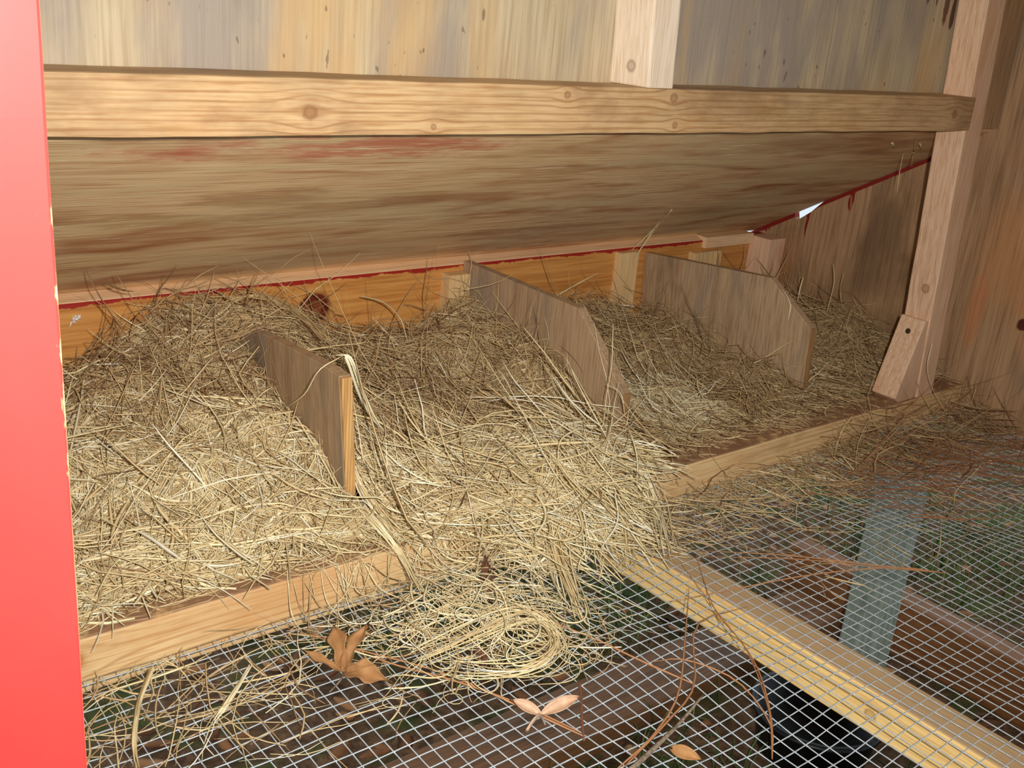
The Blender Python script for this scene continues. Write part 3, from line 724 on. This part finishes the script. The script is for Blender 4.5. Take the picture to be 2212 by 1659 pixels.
pile('scattered_hay', [dict(n=1100, H=flatH, ylim=(-0.6, -0.0025), x0=0.72, x1=1.18, y0=-0.10, y1=-0.003, tone=(0.46, 0.2), L=(0.02, 0.09), lift=0.012, dens=lambda x, y: np.clip(1.1+y*9, 0.1, 1)),
                       dict(n=560, H=flatH, ylim=(-0.6, -0.0025), x0=1.08, x1=1.40, y0=-0.09, y1=0.0, tone=(0.28, 0.15), L=(0.03, 0.12), lift=0.03, stick=0.1),
                       dict(n=160, H=flatH, ylim=(-0.6, -0.0025), x0=0.8, x1=1.40, y0=-0.24, y1=-0.05, tone=(0.34, 0.17), L=(0.02, 0.07), lift=0.006)],
     'brownish hay litter on the wire beyond the joist', cat='hay')
HR = lambda x, y: RZ+0.001+0*x
pile('rail_chaff', [dict(n=420, H=HR, ylim=(0.001, 0.36), x0=0.16, x1=1.36, y0=0.002, y1=0.05, tone=(0.45, 0.2), L=(0.008, 0.04), lift=0.004, wide=(0.0005, 0.001)),
                    dict(n=420, H=HR, ylim=(0.001, 0.36), x0=0.82, x1=1.36, y0=0.022, y1=0.075, tone=(0.36, 0.17), L=(0.01, 0.05), lift=0.006),
                    dict(n=260, H=lambda x, y: RZ+0.006+0*x, ylim=(0.02, 0.36), x0=0.43, x1=0.50, y0=0.03, y1=0.08, tone=(0.6, 0.2), L=(0.02, 0.07), lift=0.012),
                    dict(n=220, H=HR, ylim=(0.001, 0.36), x0=0.26, x1=0.47, y0=0.02, y1=0.05, tone=(0.6, 0.15), L=(0.04, 0.12), lift=0.008, az=(0.15, 0.3))],
     'short hay chaff strewn along the top of the front rail', cat='hay')
# hay draped over the square divider
HP = lambda x, y: 0.161+0.010*np.exp(-((x-0.47)/0.05)**2)-0.5*np.maximum(np.abs(x-0.47)-0.03, 0)
pile('draped_hay', [dict(n=230, H=HP, over=True, x0=0.43, x1=0.54, y0=0.27, y1=0.37, tone=(0.44, 0.16), L=(0.04, 0.13), lift=0.012, K=6, az=(-0.35, 0.35)),
                    dict(n=60, H=HP, over=True, x0=0.43, x1=0.52, y0=0.26, y1=0.36, tone=(0.3, 0.12), L=(0.02, 0.07), lift=0.02, stick=0.5)],
     'flat lock of hay draped over the square divider below the lid', cat='hay')

# pine needle litter by the side wall
pile('needle_litter', [dict(n=420, H=flatH, ylim=(-0.6, -0.0025), x0=0.98, x1=1.41, y0=-0.20, y1=-0.04, tone=(0.35, 0.2), L=(0.05, 0.19), lift=0.008, az=(-0.55, 0.35), K=7, curl=0.5, wide=(0.0008, 0.0014), dens=lambda x, y: np.exp(-((y+0.10)/0.07)**2)*np.clip((x-0.95)*4, 0, 1))],
     'layer of rusty pine needles on the wire by the side wall', mat=M_needle, cat='needles')

# ------------------------------------------------------------------ single stalks, needles, leaves
def stalk(name, pts, width, tone, mat, label, cat, group=None, n=14):
    P = smoothline(pts, n)[None]
    return strands_mesh(name, P, [width], [tone], mat, label=label, cat=cat, group=group)
# long hay stalks lying over the heap in the middle box (photo path on a slanting surface)
def stalk_on_heap(path, width, tone, H, label, extra=0.012):
    pts = []
    for (x, y) in path:
        d = F_+R_*((x-IW/2)/FPX)-U_*((y-IH/2)/FPX)
        ts = np.linspace(0.5, 2.2, 900)
        X, Y, Z = CAM[0]+d.x*ts, CAM[1]+d.y*ts, CAM[2]+d.z*ts
        hit = np.nonzero(Z <= H(X, Y)-low(Y)*(H is not HS)+extra)[0]
        k = hit[0] if len(hit) else 0
        pts.append(Vector((X[k], Y[k], Z[k])))
    return stalk('hay_stalk', pts, width, tone, M_hay, label, 'hay stalk')
stalk_on_heap([(880, 1030), (1000, 1000), (1130, 945), (1240, 880)], 0.0035, 0.85, HB, 'broad pale hay stalk lying level across the front of the middle heap')
stalk_on_heap([(1040, 690), (1100, 770), (1180, 850), (1290, 925), (1350, 990)], 0.0030, 0.66, HB, 'long greenish hay stalk slanting down the middle heap beside the brown divider')
stalk_on_heap([(1170, 780), (1220, 850), (1300, 930), (1390, 1010)], 0.0026, 0.7, HB, 'second thinner stalk running beside the greenish one down the middle heap')
stalk_on_heap([(150, 985), (172, 880), (185, 795)], 0.0030, 0.9, HA, 'upright flat pale blade of hay standing against the red panel', 0.02)
stalk_on_heap([(240, 1180), (300, 1040), (400, 960), (470, 900)], 0.0026, 0.8, HA, 'long hay stalk arching down the front of the heap by the red panel')
stalk_on_heap([(310, 1010), (420, 1040), (500, 1100), (560, 1180)], 0.0026, 0.8, HA, 'curved hay stalk bending towards the rail on the heap by the red panel')
stalk_on_heap([(640, 900), (700, 1000), (730, 1060)], 0.0026, 0.84, HA, 'short hay stalk resting against the face of the square divider', 0.02)
stalk_on_heap([(1290, 930), (1350, 1010), (1420, 1110), (1430, 1160)], 0.003, 0.8, HS, 'hay stalk hanging over the rail edge from the pale spill')
for (a, b, c, y), LU in zip((((185, 585), (215, 640), (290, 750), 0.27), ((250, 590), (300, 670), (390, 790), 0.25), ((225, 610), (260, 625), (290, 630), 0.30)), ('longest dark stiff stalk rising from the heap towards the lid', 'dark stiff stalk rising beside the longest one', 'short dark stalk lying flat below the lid edge')):
    stalk('hay_stalk', [px(*a, 1, y+0.02), px(*b, 1, y), px(*c, 1, y-0.02)], 0.0022, 0.12, M_hay, LU, 'hay stalk', 'dark upright hay stalks')
stalk('hay_stalk', [px(1150, 668, 1, 0.285), px(1200, 640, 1, 0.30), px(1250, 612, 1, 0.31), px(1292, 590, 1, 0.315)], 0.003, 0.7, M_hay, 'stout hay stalk leaning over the slanting divider', 'hay stalk')
stalk('hay_stalk', [px(780, 640, 1, 0.33), px(830, 655, 1, 0.32), px(865, 690, 1, 0.30), px(880, 740, 1, 0.28)], 0.0032, 0.6, M_hay, 'thick arched hay stalk in front of the amber back board', 'hay stalk')
# pale strips of hay hanging off the corner of the square divider
for dx, dy in ((0, 0), (6, 3), (12, 9)):
    stalk('hay_stalk', [px(725+dx, 768, 1, 0.10), px(748+dx, 775, 1, 0.092), px(775+dx, 850, 1, 0.10), px(805+dx, 905+dy, 1, 0.11), px(835+dx, 940+dy, 1, 0.115)], 0.0028, 0.92, M_hay, 'pale hay strip hanging over the corner of the square divider', 'hay stalk', 'pale hay strips over the divider corner')
stalk('hay_stalk', [px(735, 772, 1, 0.085), px(690, 800, 1, 0.082), px(660, 850, 1, 0.09), px(620, 880, 1, 0.11)], 0.002, 0.75, M_hay, 'thin hay stalk trailing down the face of the square divider', 'hay stalk')
def lock(path, n, spread, wd, tone, label, H=HS, extra=0.008):
    base = []
    for (x, y) in path:
        d = F_+R_*((x-IW/2)/FPX)-U_*((y-IH/2)/FPX); ts = np.linspace(0.4, 2.2, 900)
        X, Y, Z = CAM[0]+d.x*ts, CAM[1]+d.y*ts, CAM[2]+d.z*ts
        hit = np.nonzero(Z <= H(X, Y)+extra)[0]; k = hit[0] if len(hit) else 0
        base.append((X[k], Y[k], Z[k]))
    C = smoothline(base, 20); P = []
    for _ in range(n):
        o0 = rng.normal(0, spread, 3)*[1, 1, 0.35]; o1 = rng.normal(0, spread, 3)*[1, 1, 0.35]
        u = np.linspace(0, 1, 20)[:, None]; a, b = sorted(rng.uniform(0, 1, 2)); b = max(b, a+0.45)
        Q = C+o0*(1-u)+o1*u+0.4*spread*np.sin(u*rng.uniform(3, 9)+rng.uniform(0, 6))
        uu = np.linspace(max(0, a-0.2), min(1, b), 14)
        P.append(np.stack([np.interp(uu, u[:, 0], Q[:, k]) for k in range(3)], 1))
    P = np.array(P)
    if H is not HS:
        xl = DIV[0](P[..., 1], P[..., 2]); P[..., 2] = np.where((P[..., 0] > xl-0.004) & (P[..., 0] < xl+0.016) & (P[..., 1] > 0.07), np.maximum(P[..., 2], div_top(0, P[..., 1])+0.0022), P[..., 2])
    P[..., 2] = np.maximum(P[..., 2], np.where((P[..., 1] > -0.009) & (P[..., 1] < 0.06), RZ+0.0006, 0.002))
    P = P[clear_of_timber(P)]; n = len(P)
    return strands_mesh('hay_lock', P, rng.uniform(wd*0.6, wd*1.3, n), np.clip(rng.normal(tone, 0.12, n), 0, 1), M_hay, label=label, cat='hay', kind='stuff')
lock([(900, 1420), (1010, 1372), (1110, 1330), (1180, 1345), (1208, 1395), (1160, 1440), (1060, 1452), (960, 1440)], 30, 0.0062, 0.0015, 0.74, 'looped lock of hay curled round on the wire')
lock([(960, 1105), (1080, 1078), (1200, 1075), (1310, 1100), (1410, 1150)], 30, 0.0055, 0.0022, 0.82, 'flat pale lock of hay lying along the rail edge', extra=0.012)
lock([(1200, 1085), (1190, 1150), (1205, 1220), (1235, 1300), (1250, 1330)], 26, 0.0080, 0.0017, 0.70, 'upright lock of hay hanging down over the rail face', extra=0.010)
lock([(772, 1088), (815, 1135), (860, 1190), (905, 1275)], 16, 0.0022, 0.0020, 0.8, 'thin diagonal lock of hay hanging over the rail', extra=0.010)
lock([(540, 1440), (510, 1490), (485, 1530), (465, 1560)], 10, 0.0012, 0.0024, 0.85, 'small pale bundle of hay blades lying on the wire by the red panel', extra=0.004)
lock([(330, 1440), (300, 1520), (290, 1600), (298, 1659)], 8, 0.0010, 0.0024, 0.6, 'stiff tan stalk bundle pointing down on the wire by the red panel', extra=0.006)
lock([(1330, 930), (1370, 1000), (1410, 1080), (1425, 1150), (1432, 1190)], 28, 0.0065, 0.0016, 0.82, 'pale lock of hay falling over the rail beside the joist', extra=0.014)
lock([(480, 660), (560, 640), (640, 675), (720, 745)], 26, 0.0035, 0.0018, 0.5, 'greenish lock of hay lying over the top of the square divider', H=lambda X, Y: np.where((np.abs(X-0.47) < 0.12) & (Y > 0.1) & (Y < 0.38), 0.168, -1.0), extra=0.004)
# straws caught on the lid
def lidpt(x, y, off=0.003):
    """photo position on the underside of the lid"""
    d = F_+R_*((x-IW/2)/FPX)-U_*((y-IH/2)/FPX)
    k = (LID_Z1-LID_Z0)/(LID_Y1-LID_Y0)
    t = (LID_Z0-off+k*(CAM[1]-LID_Y0)-CAM[2])/(d.z-k*d.y)
    return Vector(CAM)+d*t
stalk('hay_stalk', [lidpt(1952, 318, 0.001), lidpt(1950, 335, 0.006), px(1943, 375, 1, 0.085), px(1937, 414, 1, 0.080)], 0.0016, 0.6, M_hay, 'long straw hanging from the lid in front of the side wall', 'hay stalk', 'straws hanging from the lid')
stalk('hay_stalk', [lidpt(1978, 300, 0.0012), lidpt(1973, 330, 0.006), px(1969, 360, 1, 0.075)], 0.0016, 0.6, M_hay, 'shorter hanging straw beside the long one below the crossbeam end', 'hay stalk', 'straws hanging from the lid')
stalk('hay_stalk', [lidpt(1927, 308, 0.001), lidpt(1929, 313, 0.003), lidpt(1932, 320, 0.004)], 0.004, 0.8, M_hay, 'stubby pale straw end poking from the lid beside the long straw', 'hay stalk', 'straws hanging from the lid')
stalk('hay_stalk', [lidpt(1986, 310, 0.001), lidpt(1988, 315, 0.003), lidpt(1989, 322, 0.004)], 0.004, 0.8, M_hay, 'stubby pale straw end on the lid nearest the corner post', 'hay stalk', 'straws hanging from the lid')
FK = [smoothline([px(*a, 1, 0.34), px(*b, 1, 0.325), lidpt(1446, 460, 0.006), lidpt(1452, 450, 0.001)], 14) for a, b in (((1372, 555), (1412, 500)), ((1378, 545), (1420, 485)), ((1365, 540), (1430, 478)))]
strands_mesh('forked_straw', np.array(FK), [0.0016]*3, [0.7, 0.6, 0.75], M_hay, label='forked straw reaching from the lid down to the dark divider', cat='hay stalk')
# straws around the end nest box and the corner post
for pts, wd, tn, lb in (
    ([px(2013, 742, 1, -0.02), px(2003, 800, 1, -0.022), px(2025, 862, 1, -0.024), on_wire(2066, 918, 0.003)], 0.0020, 0.7, 'seed-headed straw standing in front of the corner post'),
    ([px(2090, 812, 1, -0.03), px(2100, 858, 1, -0.03), on_wire(2118, 902, 0.003)], 0.0018, 0.05, 'short dark stalk leaning against the foot of the side wall'),
    ([px(1690, 625, 0, 1.1385), px(1706, 655, 0, 1.1400), px(1702, 692, 0, 1.1415)], 0.0022, 0.9, 'pale straw standing against the face of the dark divider'),
    ([px(1735, 600, 1, 0.25), px(1728, 625, 1, 0.245), px(1722, 655, 1, 0.24)], 0.0030, 0.8, 'thick pale straw standing behind the dark divider'),
    ([px(1800, 570, 1, 0.21), px(1802, 610, 1, 0.20), px(1790, 660, 1, 0.19), px(1782, 690, 1, 0.19)], 0.0018, 0.5, 'tall thin stalk standing up in the end nest box'),
    ([px(1822, 590, 1, 0.20), px(1815, 630, 1, 0.195), px(1820, 670, 1, 0.19)], 0.0018, 0.4, 'shorter thin stalk beside the tall one in the end nest box'),
    ([px(1325, 700, 1, 0.06), px(1322, 790, 1, 0.055), px(1310, 860, 1, 0.055), px(1303, 930, 1, 0.05)], 0.0020, 0.8, 'upright pale straw standing before the brown divider'),
    ([px(1310, 830, 1, 0.055), px(1340, 850, 1, 0.05), px(1350, 895, 1, 0.05)], 0.0018, 0.8, 'side shoot of the straw before the brown divider'),
    ([px(1840, 900, 1, -0.004), px(1822, 925, 1, -0.006), px(1808, 960, 1, -0.012), on_wire(1800, 1010, 0.003)], 0.0042, 0.45, 'broad bent hay blade hanging over the far end of the rail')):
    stalk('hay_stalk', pts, wd, tn, M_hay, lb, 'hay stalk')

# pine needles in their bundles
GN = 'single pine needles on the wire floor'
def needle(path, tone=0.6, width=0.0019, h=0.004, LN=''):
    stalk('pine_needle', [on_wire(x, y, h) for x, y in path], width, tone, M_needle, LN, 'pine needle', GN)
needle([(2045, 1238), (1900, 1222), (1700, 1200), (1480, 1188)], 0.7, LN='upper straight needle of the three-needle bundle crossing above the grey leg')
needle([(2045, 1238), (1900, 1226), (1720, 1208), (1500, 1202)], 0.6, LN='middle needle of the three-needle bundle crossing above the grey leg')
needle([(2045, 1238), (1930, 1226), (1750, 1242), (1560, 1278), (1440, 1300)], 0.75, LN='lowest arching needle of the three-needle bundle crossing above the grey leg')
needle([(1668, 1640), (1662, 1560), (1590, 1470), (1480, 1425), (1405, 1430)], 0.7, LN='needle of the hanging bundle by the joist that curls off along the wire')
needle([(1668, 1640), (1664, 1540), (1630, 1430), (1555, 1330), (1470, 1215)], 0.6, LN='outer needle of the hanging bundle that crosses over the joist')
needle([(1668, 1640), (1660, 1530), (1610, 1400), (1545, 1320), (1505, 1205)], 0.5, LN='inner needle of the hanging bundle that crosses over the joist')
needle([(1260, 1590), (1140, 1535), (960, 1455), (760, 1400), (600, 1350)], 0.75, 0.0022, LN='long rust needle running from the oak leaf to the pale curled leaf')
needle([(1250, 1580), (1120, 1520), (980, 1470), (820, 1425), (610, 1340)], 0.65, 0.0022, LN='thinner rust needle lying alongside the long one by the oak leaf')
needle([(1500, 1478), (1390, 1430), (1280, 1378), (1150, 1330), (1060, 1310)], 0.7, 0.0022, LN='straight orange needle running out from under the hay clump')
needle([(1335, 1659), (1410, 1590), (1465, 1500), (1480, 1380), (1488, 1270)], 0.7, 0.0022, LN='bent needle beside the grey twig that rises to the joist')
needle([(1350, 1655), (1440, 1560), (1500, 1480), (1505, 1350), (1615, 1310)], 0.6, 0.0022, LN='forked needle beside the grey twig with its tip over the joist')
needle([(1825, 960), (1920, 1005), (2050, 1060), (2212, 1090)], 0.6, 0.0022, LN='long rust needle leaving the end of the rail towards the side wall')
needle([(1850, 968), (1935, 1006), (2060, 1050), (2230, 1075)], 0.75, 0.0022, LN='pale needle lying against the long one at the end of the rail')
needle([(1860, 1070), (1960, 1055), (2080, 1068), (2230, 1100)], 0.4, 0.0022, LN='arched dark needle in the needle layer by the side wall')
needle([(1960, 1110), (2050, 1120), (2230, 1165)], 0.4, 0.0022, LN='short dark needle at the lower rim of the needle layer')

# twig
bm = bmesh.new()
tube(bm, [tuple(q) for q in smoothline([on_wire(1355, 1670, 0.005), on_wire(1420, 1610, 0.006), on_wire(1470, 1560, 0.005), on_wire(1520, 1500, 0.006)], 14)], list(np.linspace(0.0022, 0.0009, 14)), 7)
mesh_obj('twig', bm, M_twig, smooth=True, label='grey knobbly twig lying on the wire mesh', cat='twig')
bm = bmesh.new()
tube(bm, [tuple(q) for q in smoothline([on_wire(1250, 1470, 0.004), on_wire(1256, 1500, 0.006), on_wire(1258, 1560, 0.005), on_wire(1262, 1600, 0.004)], 10)], list(np.linspace(0.0012, 0.0006, 10)), 6)
mesh_obj('twig', bm, M_needle, smooth=True, label='thin brown leaf stalk standing by the pale curled leaf', cat='twig')

def leaf_bm(bm, a, b, side, width, curl, lobes=0, droop=0.0):
    """leaf blade from point a to tip b; grid with midrib fold, waved margin and curl"""
    a, b = Vector(a), Vector(b); ax = b-a; Ln = ax.length; ax.normalize()
    side = Vector(side); side = (side-ax*side.dot(ax)).normalized(); up = ax.cross(side)
    if up.z < 0: up = -up
    N, Mw = 14, 6; G = []
    for i in range(N+1):
        t = i/N
        w = width*(math.sin(math.pi*min(t*1.05+0.03, 1))**0.8)*(1+(0.35*math.sin(t*lobes*6.283) if lobes else 0))
        row = []
        for j in range(-Mw//2, Mw//2+1):
            s = j/(Mw/2)
            p = a+ax*(Ln*t)+side*(w*s)+up*(curl*width*(s*s)*1.2+droop*Ln*math.sin(math.pi*t)-0.02*width*math.cos(s*9+t*11))
            row.append(bm.verts.new(p))
        G.append(row)
    top = []
    for i in range(N):
        for j in range(Mw): top.append(bm.faces.new((G[i][j], G[i+1][j], G[i+1][j+1], G[i][j+1])))
    r = bmesh.ops.extrude_face_region(bm, geom=top)
    for v in [q for q in r['geom'] if isinstance(q, bmesh.types.BMVert)]: v.co -= up*0.0004
def leaf(name, specs, mat, label, cat='leaf', stem=None):
    root = bpy.data.objects.new(name, None); link(root, label=label, cat=cat)
    root.location = specs[0][0]
    for sp in specs:
        bm = bmesh.new(); leaf_bm(bm, *sp); mesh_obj('leaf_lobe', bm, mat, parent=root, smooth=True)
    if stem:
        bm = bmesh.new(); tube(bm, [tuple(q) for q in smoothline(stem, 8)], list(np.linspace(0.001, 0.0006, 8)), 6); mesh_obj('leaf_stem', bm, M_twig, parent=root, smooth=True)
    return root
hub = on_wire(745, 1452, 0.006)
W3 = lambda x, y, h: on_wire(x, y, h)
leaf('oak_leaf', [(hub, W3(722, 1350, 0.020), (1, 0.3, 0.4), 0.0066, 0.5, 2, 0.08),
                  (hub, W3(800, 1350, 0.022), (1, 0.1, 0.5), 0.0066, 0.5, 2, 0.08),
                  (hub, W3(650, 1403, 0.010), (0.3, 1, 0.5), 0.0030, 0.5, 2, 0.05),
                  (hub, W3(850, 1475, 0.012), (0.3, 1, 0.4), 0.0066, 0.5, 2, 0.10),
                  (hub, W3(822, 1440, 0.016), (0.3, 1, 0.4), 0.0055, 0.4, 2, 0.10)], M_leaf, 'brown curled oak leaf with finger-like lobes on the wire',
     stem=[hub, on_wire(735, 1470, 0.004), on_wire(712, 1495, 0.003)])
hub2 = on_wire(1168, 1545, 0.006)
leaf('dry_leaf', [(hub2, W3(1256, 1505, 0.014), (0.3, 1, 0.6), 0.0052, 0.6, 0, 0.06),
                  (hub2, W3(1102, 1512, 0.012), (0.3, 1, 0.6), 0.0046, 0.5, 0, 0.06),
                  (hub2, W3(1138, 1582, 0.006), (1, 0.3, 0.3), 0.0052, 0.3, 0, 0.03)], M_leaf2, 'pale pinkish curled leaf cluster lying over the long needles',
     stem=[hub2, on_wire(1174, 1556, 0.006), on_wire(1178, 1566, 0.003)])
a = on_wire(1450, 1617, 0.004)
leaf('dry_leaf', [(a, W3(1525, 1645, 0.010), (0.3, 1, 0.3), 0.0048, 0.5, 0, 0.12)], M_leaf, 'small brown boat-shaped leaf beside the grey twig')

def feather(name, a, b, width, mat, label, n=40):
    a, b = Vector(a), Vector(b); ax = (b-a); P = []
    side = ax.cross(Vector((0, 0, 1))).normalized()
    root = bpy.data.objects.new(name, None); link(root, label=label, cat='feather'); root.location = a
    bm = bmesh.new(); tube(bm, [tuple(a+ax*t+Vector((0, 0, 0.003*math.sin(3.14*t)))) for t in np.linspace(0, 1, 6)], list(np.linspace(0.0006, 0.0003, 6)), 5)
    mesh_obj('quill', bm, mat, parent=root, smooth=True)
    for k in range(n):
        t = rng.uniform(0.12, 1.0); s = rng.choice([-1, 1]); base = a+ax*t+Vector((0, 0, 0.003*math.sin(3.14*t)))
        tip = base+ax*0.18+side*s*width*math.sin(3.14*min(t*0.9+0.1, 1))*rng.uniform(0.7, 1.2)+Vector((0, 0, rng.uniform(-0.002, 0.003)))
        P.append(np.array([tuple(base.lerp(tip, u)+Vector((0, 0, 0.001*math.sin(3.14*u)))) for u in np.linspace(0, 1, 5)]))
    strands_mesh('barbs', np.array(P), np.full(n, 0.0012), np.zeros(n), mat, parent=root)
    return root
feather('feather', on_wire(1052, 1320, 0.010), px(1050, 1215, 2, 0.030), 0.007, M_feather, 'fluffy brown feather stuck in the spilled hay below the rail', 70)
feather('feather', on_wire(1056, 1455, 0.006), on_wire(1032, 1408, 0.012), 0.005, M_feather, 'small dark brown feather on the hay clump over the wire', 40)
feather('feather', px(150, 706, 1, 0.381), px(172, 688, 1, 0.382), 0.005, M_white, 'tiny white feather caught near the red panel', 40)

# ------------------------------------------------------------------ under the coop: litter, grass, tub
TUB = px(1790, 1570, 2, GZ+0.06)+Vector((0.0, 0.02, 0))
n = 900
x = rng.uniform(0.3, 2.4, n); y = rng.uniform(-0.5, 1.3, n); a = rng.uniform(0, 6.28, n); L = rng.uniform(0.02, 0.045, n)
def on_soil(x, y, m): return ~(((x > 0.20-m) & (x < 1.42+m) & (y > 0.10-m) & (y < 0.20+m)) | ((x > 1.44-m) & (x < 1.485+m) & (y < 0.24+m)) | ((x > 1.282-m) & (x < 1.338+m) & (y > -0.03-m) & (y < 0.026+m)) | (np.hypot(x-JUG.x, y-JUG.y) < 0.075+m))
JUG = px(1800, 1620, 2, GZ+0.05)+Vector((-0.06, -0.09, 0))
keep = (np.hypot(x-TUB.x, y-TUB.y) > 0.12) & on_soil(x, y, 0.024); x, y, a, L = x[keep], y[keep], a[keep], L[keep]; n = len(x)
t = np.linspace(-0.5, 0.5, 6)[None, :]
P = np.stack([x[:, None]+np.cos(a)[:, None]*t*L[:, None], y[:, None]+np.sin(a)[:, None]*t*L[:, None], GZ+0.014+0.01*rng.uniform(size=(n, 1))+0.02*np.abs(t)*rng.normal(0, 1, (n, 1))*0.4], 2)
strands_mesh('leaf_litter', P, rng.uniform(0.014, 0.026, n), rng.uniform(0, 1, n), M_litter, flat=0.08, up=np.array([0.1, 0.05, 1.0]).reshape(1, 1, 3), kind='stuff', label='brown fallen leaves covering the soil under the coop', cat='leaves')
n = 16000
x = rng.uniform(0.2, 2.4, n); y = rng.uniform(-0.5, 1.3, n)
keep = (np.hypot(x-TUB.x, y-TUB.y) > 0.12) & on_soil(x, y, 0.012) & ((np.sin(x*7+1)+np.sin(y*9+x*4)+rng.normal(0, 0.5, n)) > 0.35); x, y = x[keep], y[keep]; n = len(x)
a = rng.uniform(0, 6.28, n); L = rng.uniform(0.03, 0.09, n); ln = rng.uniform(0.2, 1.0, n)
t = np.linspace(0, 1, 5)[None, :]
P = np.stack([x[:, None]+np.cos(a)[:, None]*(t**1.6)*(L*ln)[:, None], y[:, None]+np.sin(a)[:, None]*(t**1.6)*(L*ln)[:, None], GZ+0.005+np.sin(t*1.5)*(L*(1.1-ln*0.7))[:, None]], 2)
P = P[on_soil(P[..., 0], P[..., 1], 0.004).all(1) & (np.hypot(P[..., 0]-JUG.x, P[..., 1]-JUG.y) > 0.115).all(1)]; n = len(P)
strands_mesh('grass', P, rng.uniform(0.0015, 0.0035, n), rng.uniform(0, 1, n), M_grass, kind='stuff', label='short green grass tufts growing among the fallen leaves', cat='grass')

def lathe(name, prof, mat, M, parent=None, seg=28, **kw):
    bm = bmesh.new(); rings = []
    for (r, z) in prof: rings.append([bm.verts.new(M @ Vector((r*math.cos(6.2832*k/seg), r*math.sin(6.2832*k/seg), z))) for k in range(seg)])
    for A, B in zip(rings, rings[1:]):
        for k in range(seg): bm.faces.new((A[k], A[(k+1) % seg], B[(k+1) % seg], B[k]))
    bm.faces.new(rings[0][::-1]); bm.faces.new(rings[-1])
    return mesh_obj(name, bm, mat, parent=parent, smooth=True, **kw)
q = px(1790, 1570, 2, GZ+0.06)
lathe('plastic_tub', [(0.085, 0), (0.10, 0.01), (0.115, 0.09), (0.122, 0.092), (0.122, 0.10), (0.110, 0.10), (0.095, 0.018), (0.01, 0.016)], M_black, Matrix.Translation((q.x, q.y+0.02, GZ+0.006)) @ Matrix.Scale(0.72, 4), label='black plastic tub standing on the ground under the joist', cat='tub')
q = px(1800, 1620, 2, GZ+0.05)
jr = bpy.data.objects.new('plastic_jug', None); link(jr, label='clouded grey plastic jug lying in front of the black tub', cat='jug'); jr.location = (q.x-0.06, q.y-0.09, GZ+0.006)
JM = Matrix.Translation((q.x-0.06, q.y-0.09, GZ+0.05)) @ Matrix.Rotation(1.45, 4, Vector((0.7, 0.7, 0)))
lathe('jug_body', [(0.02, -0.075), (0.04, -0.07), (0.043, -0.05), (0.043, 0.03), (0.036, 0.05), (0.018, 0.065), (0.015, 0.072)], M_jug, JM, parent=jr)
lathe('jug_cap', [(0.018, 0.072), (0.018, 0.088), (0.004, 0.09)], M_black, JM, parent=jr)
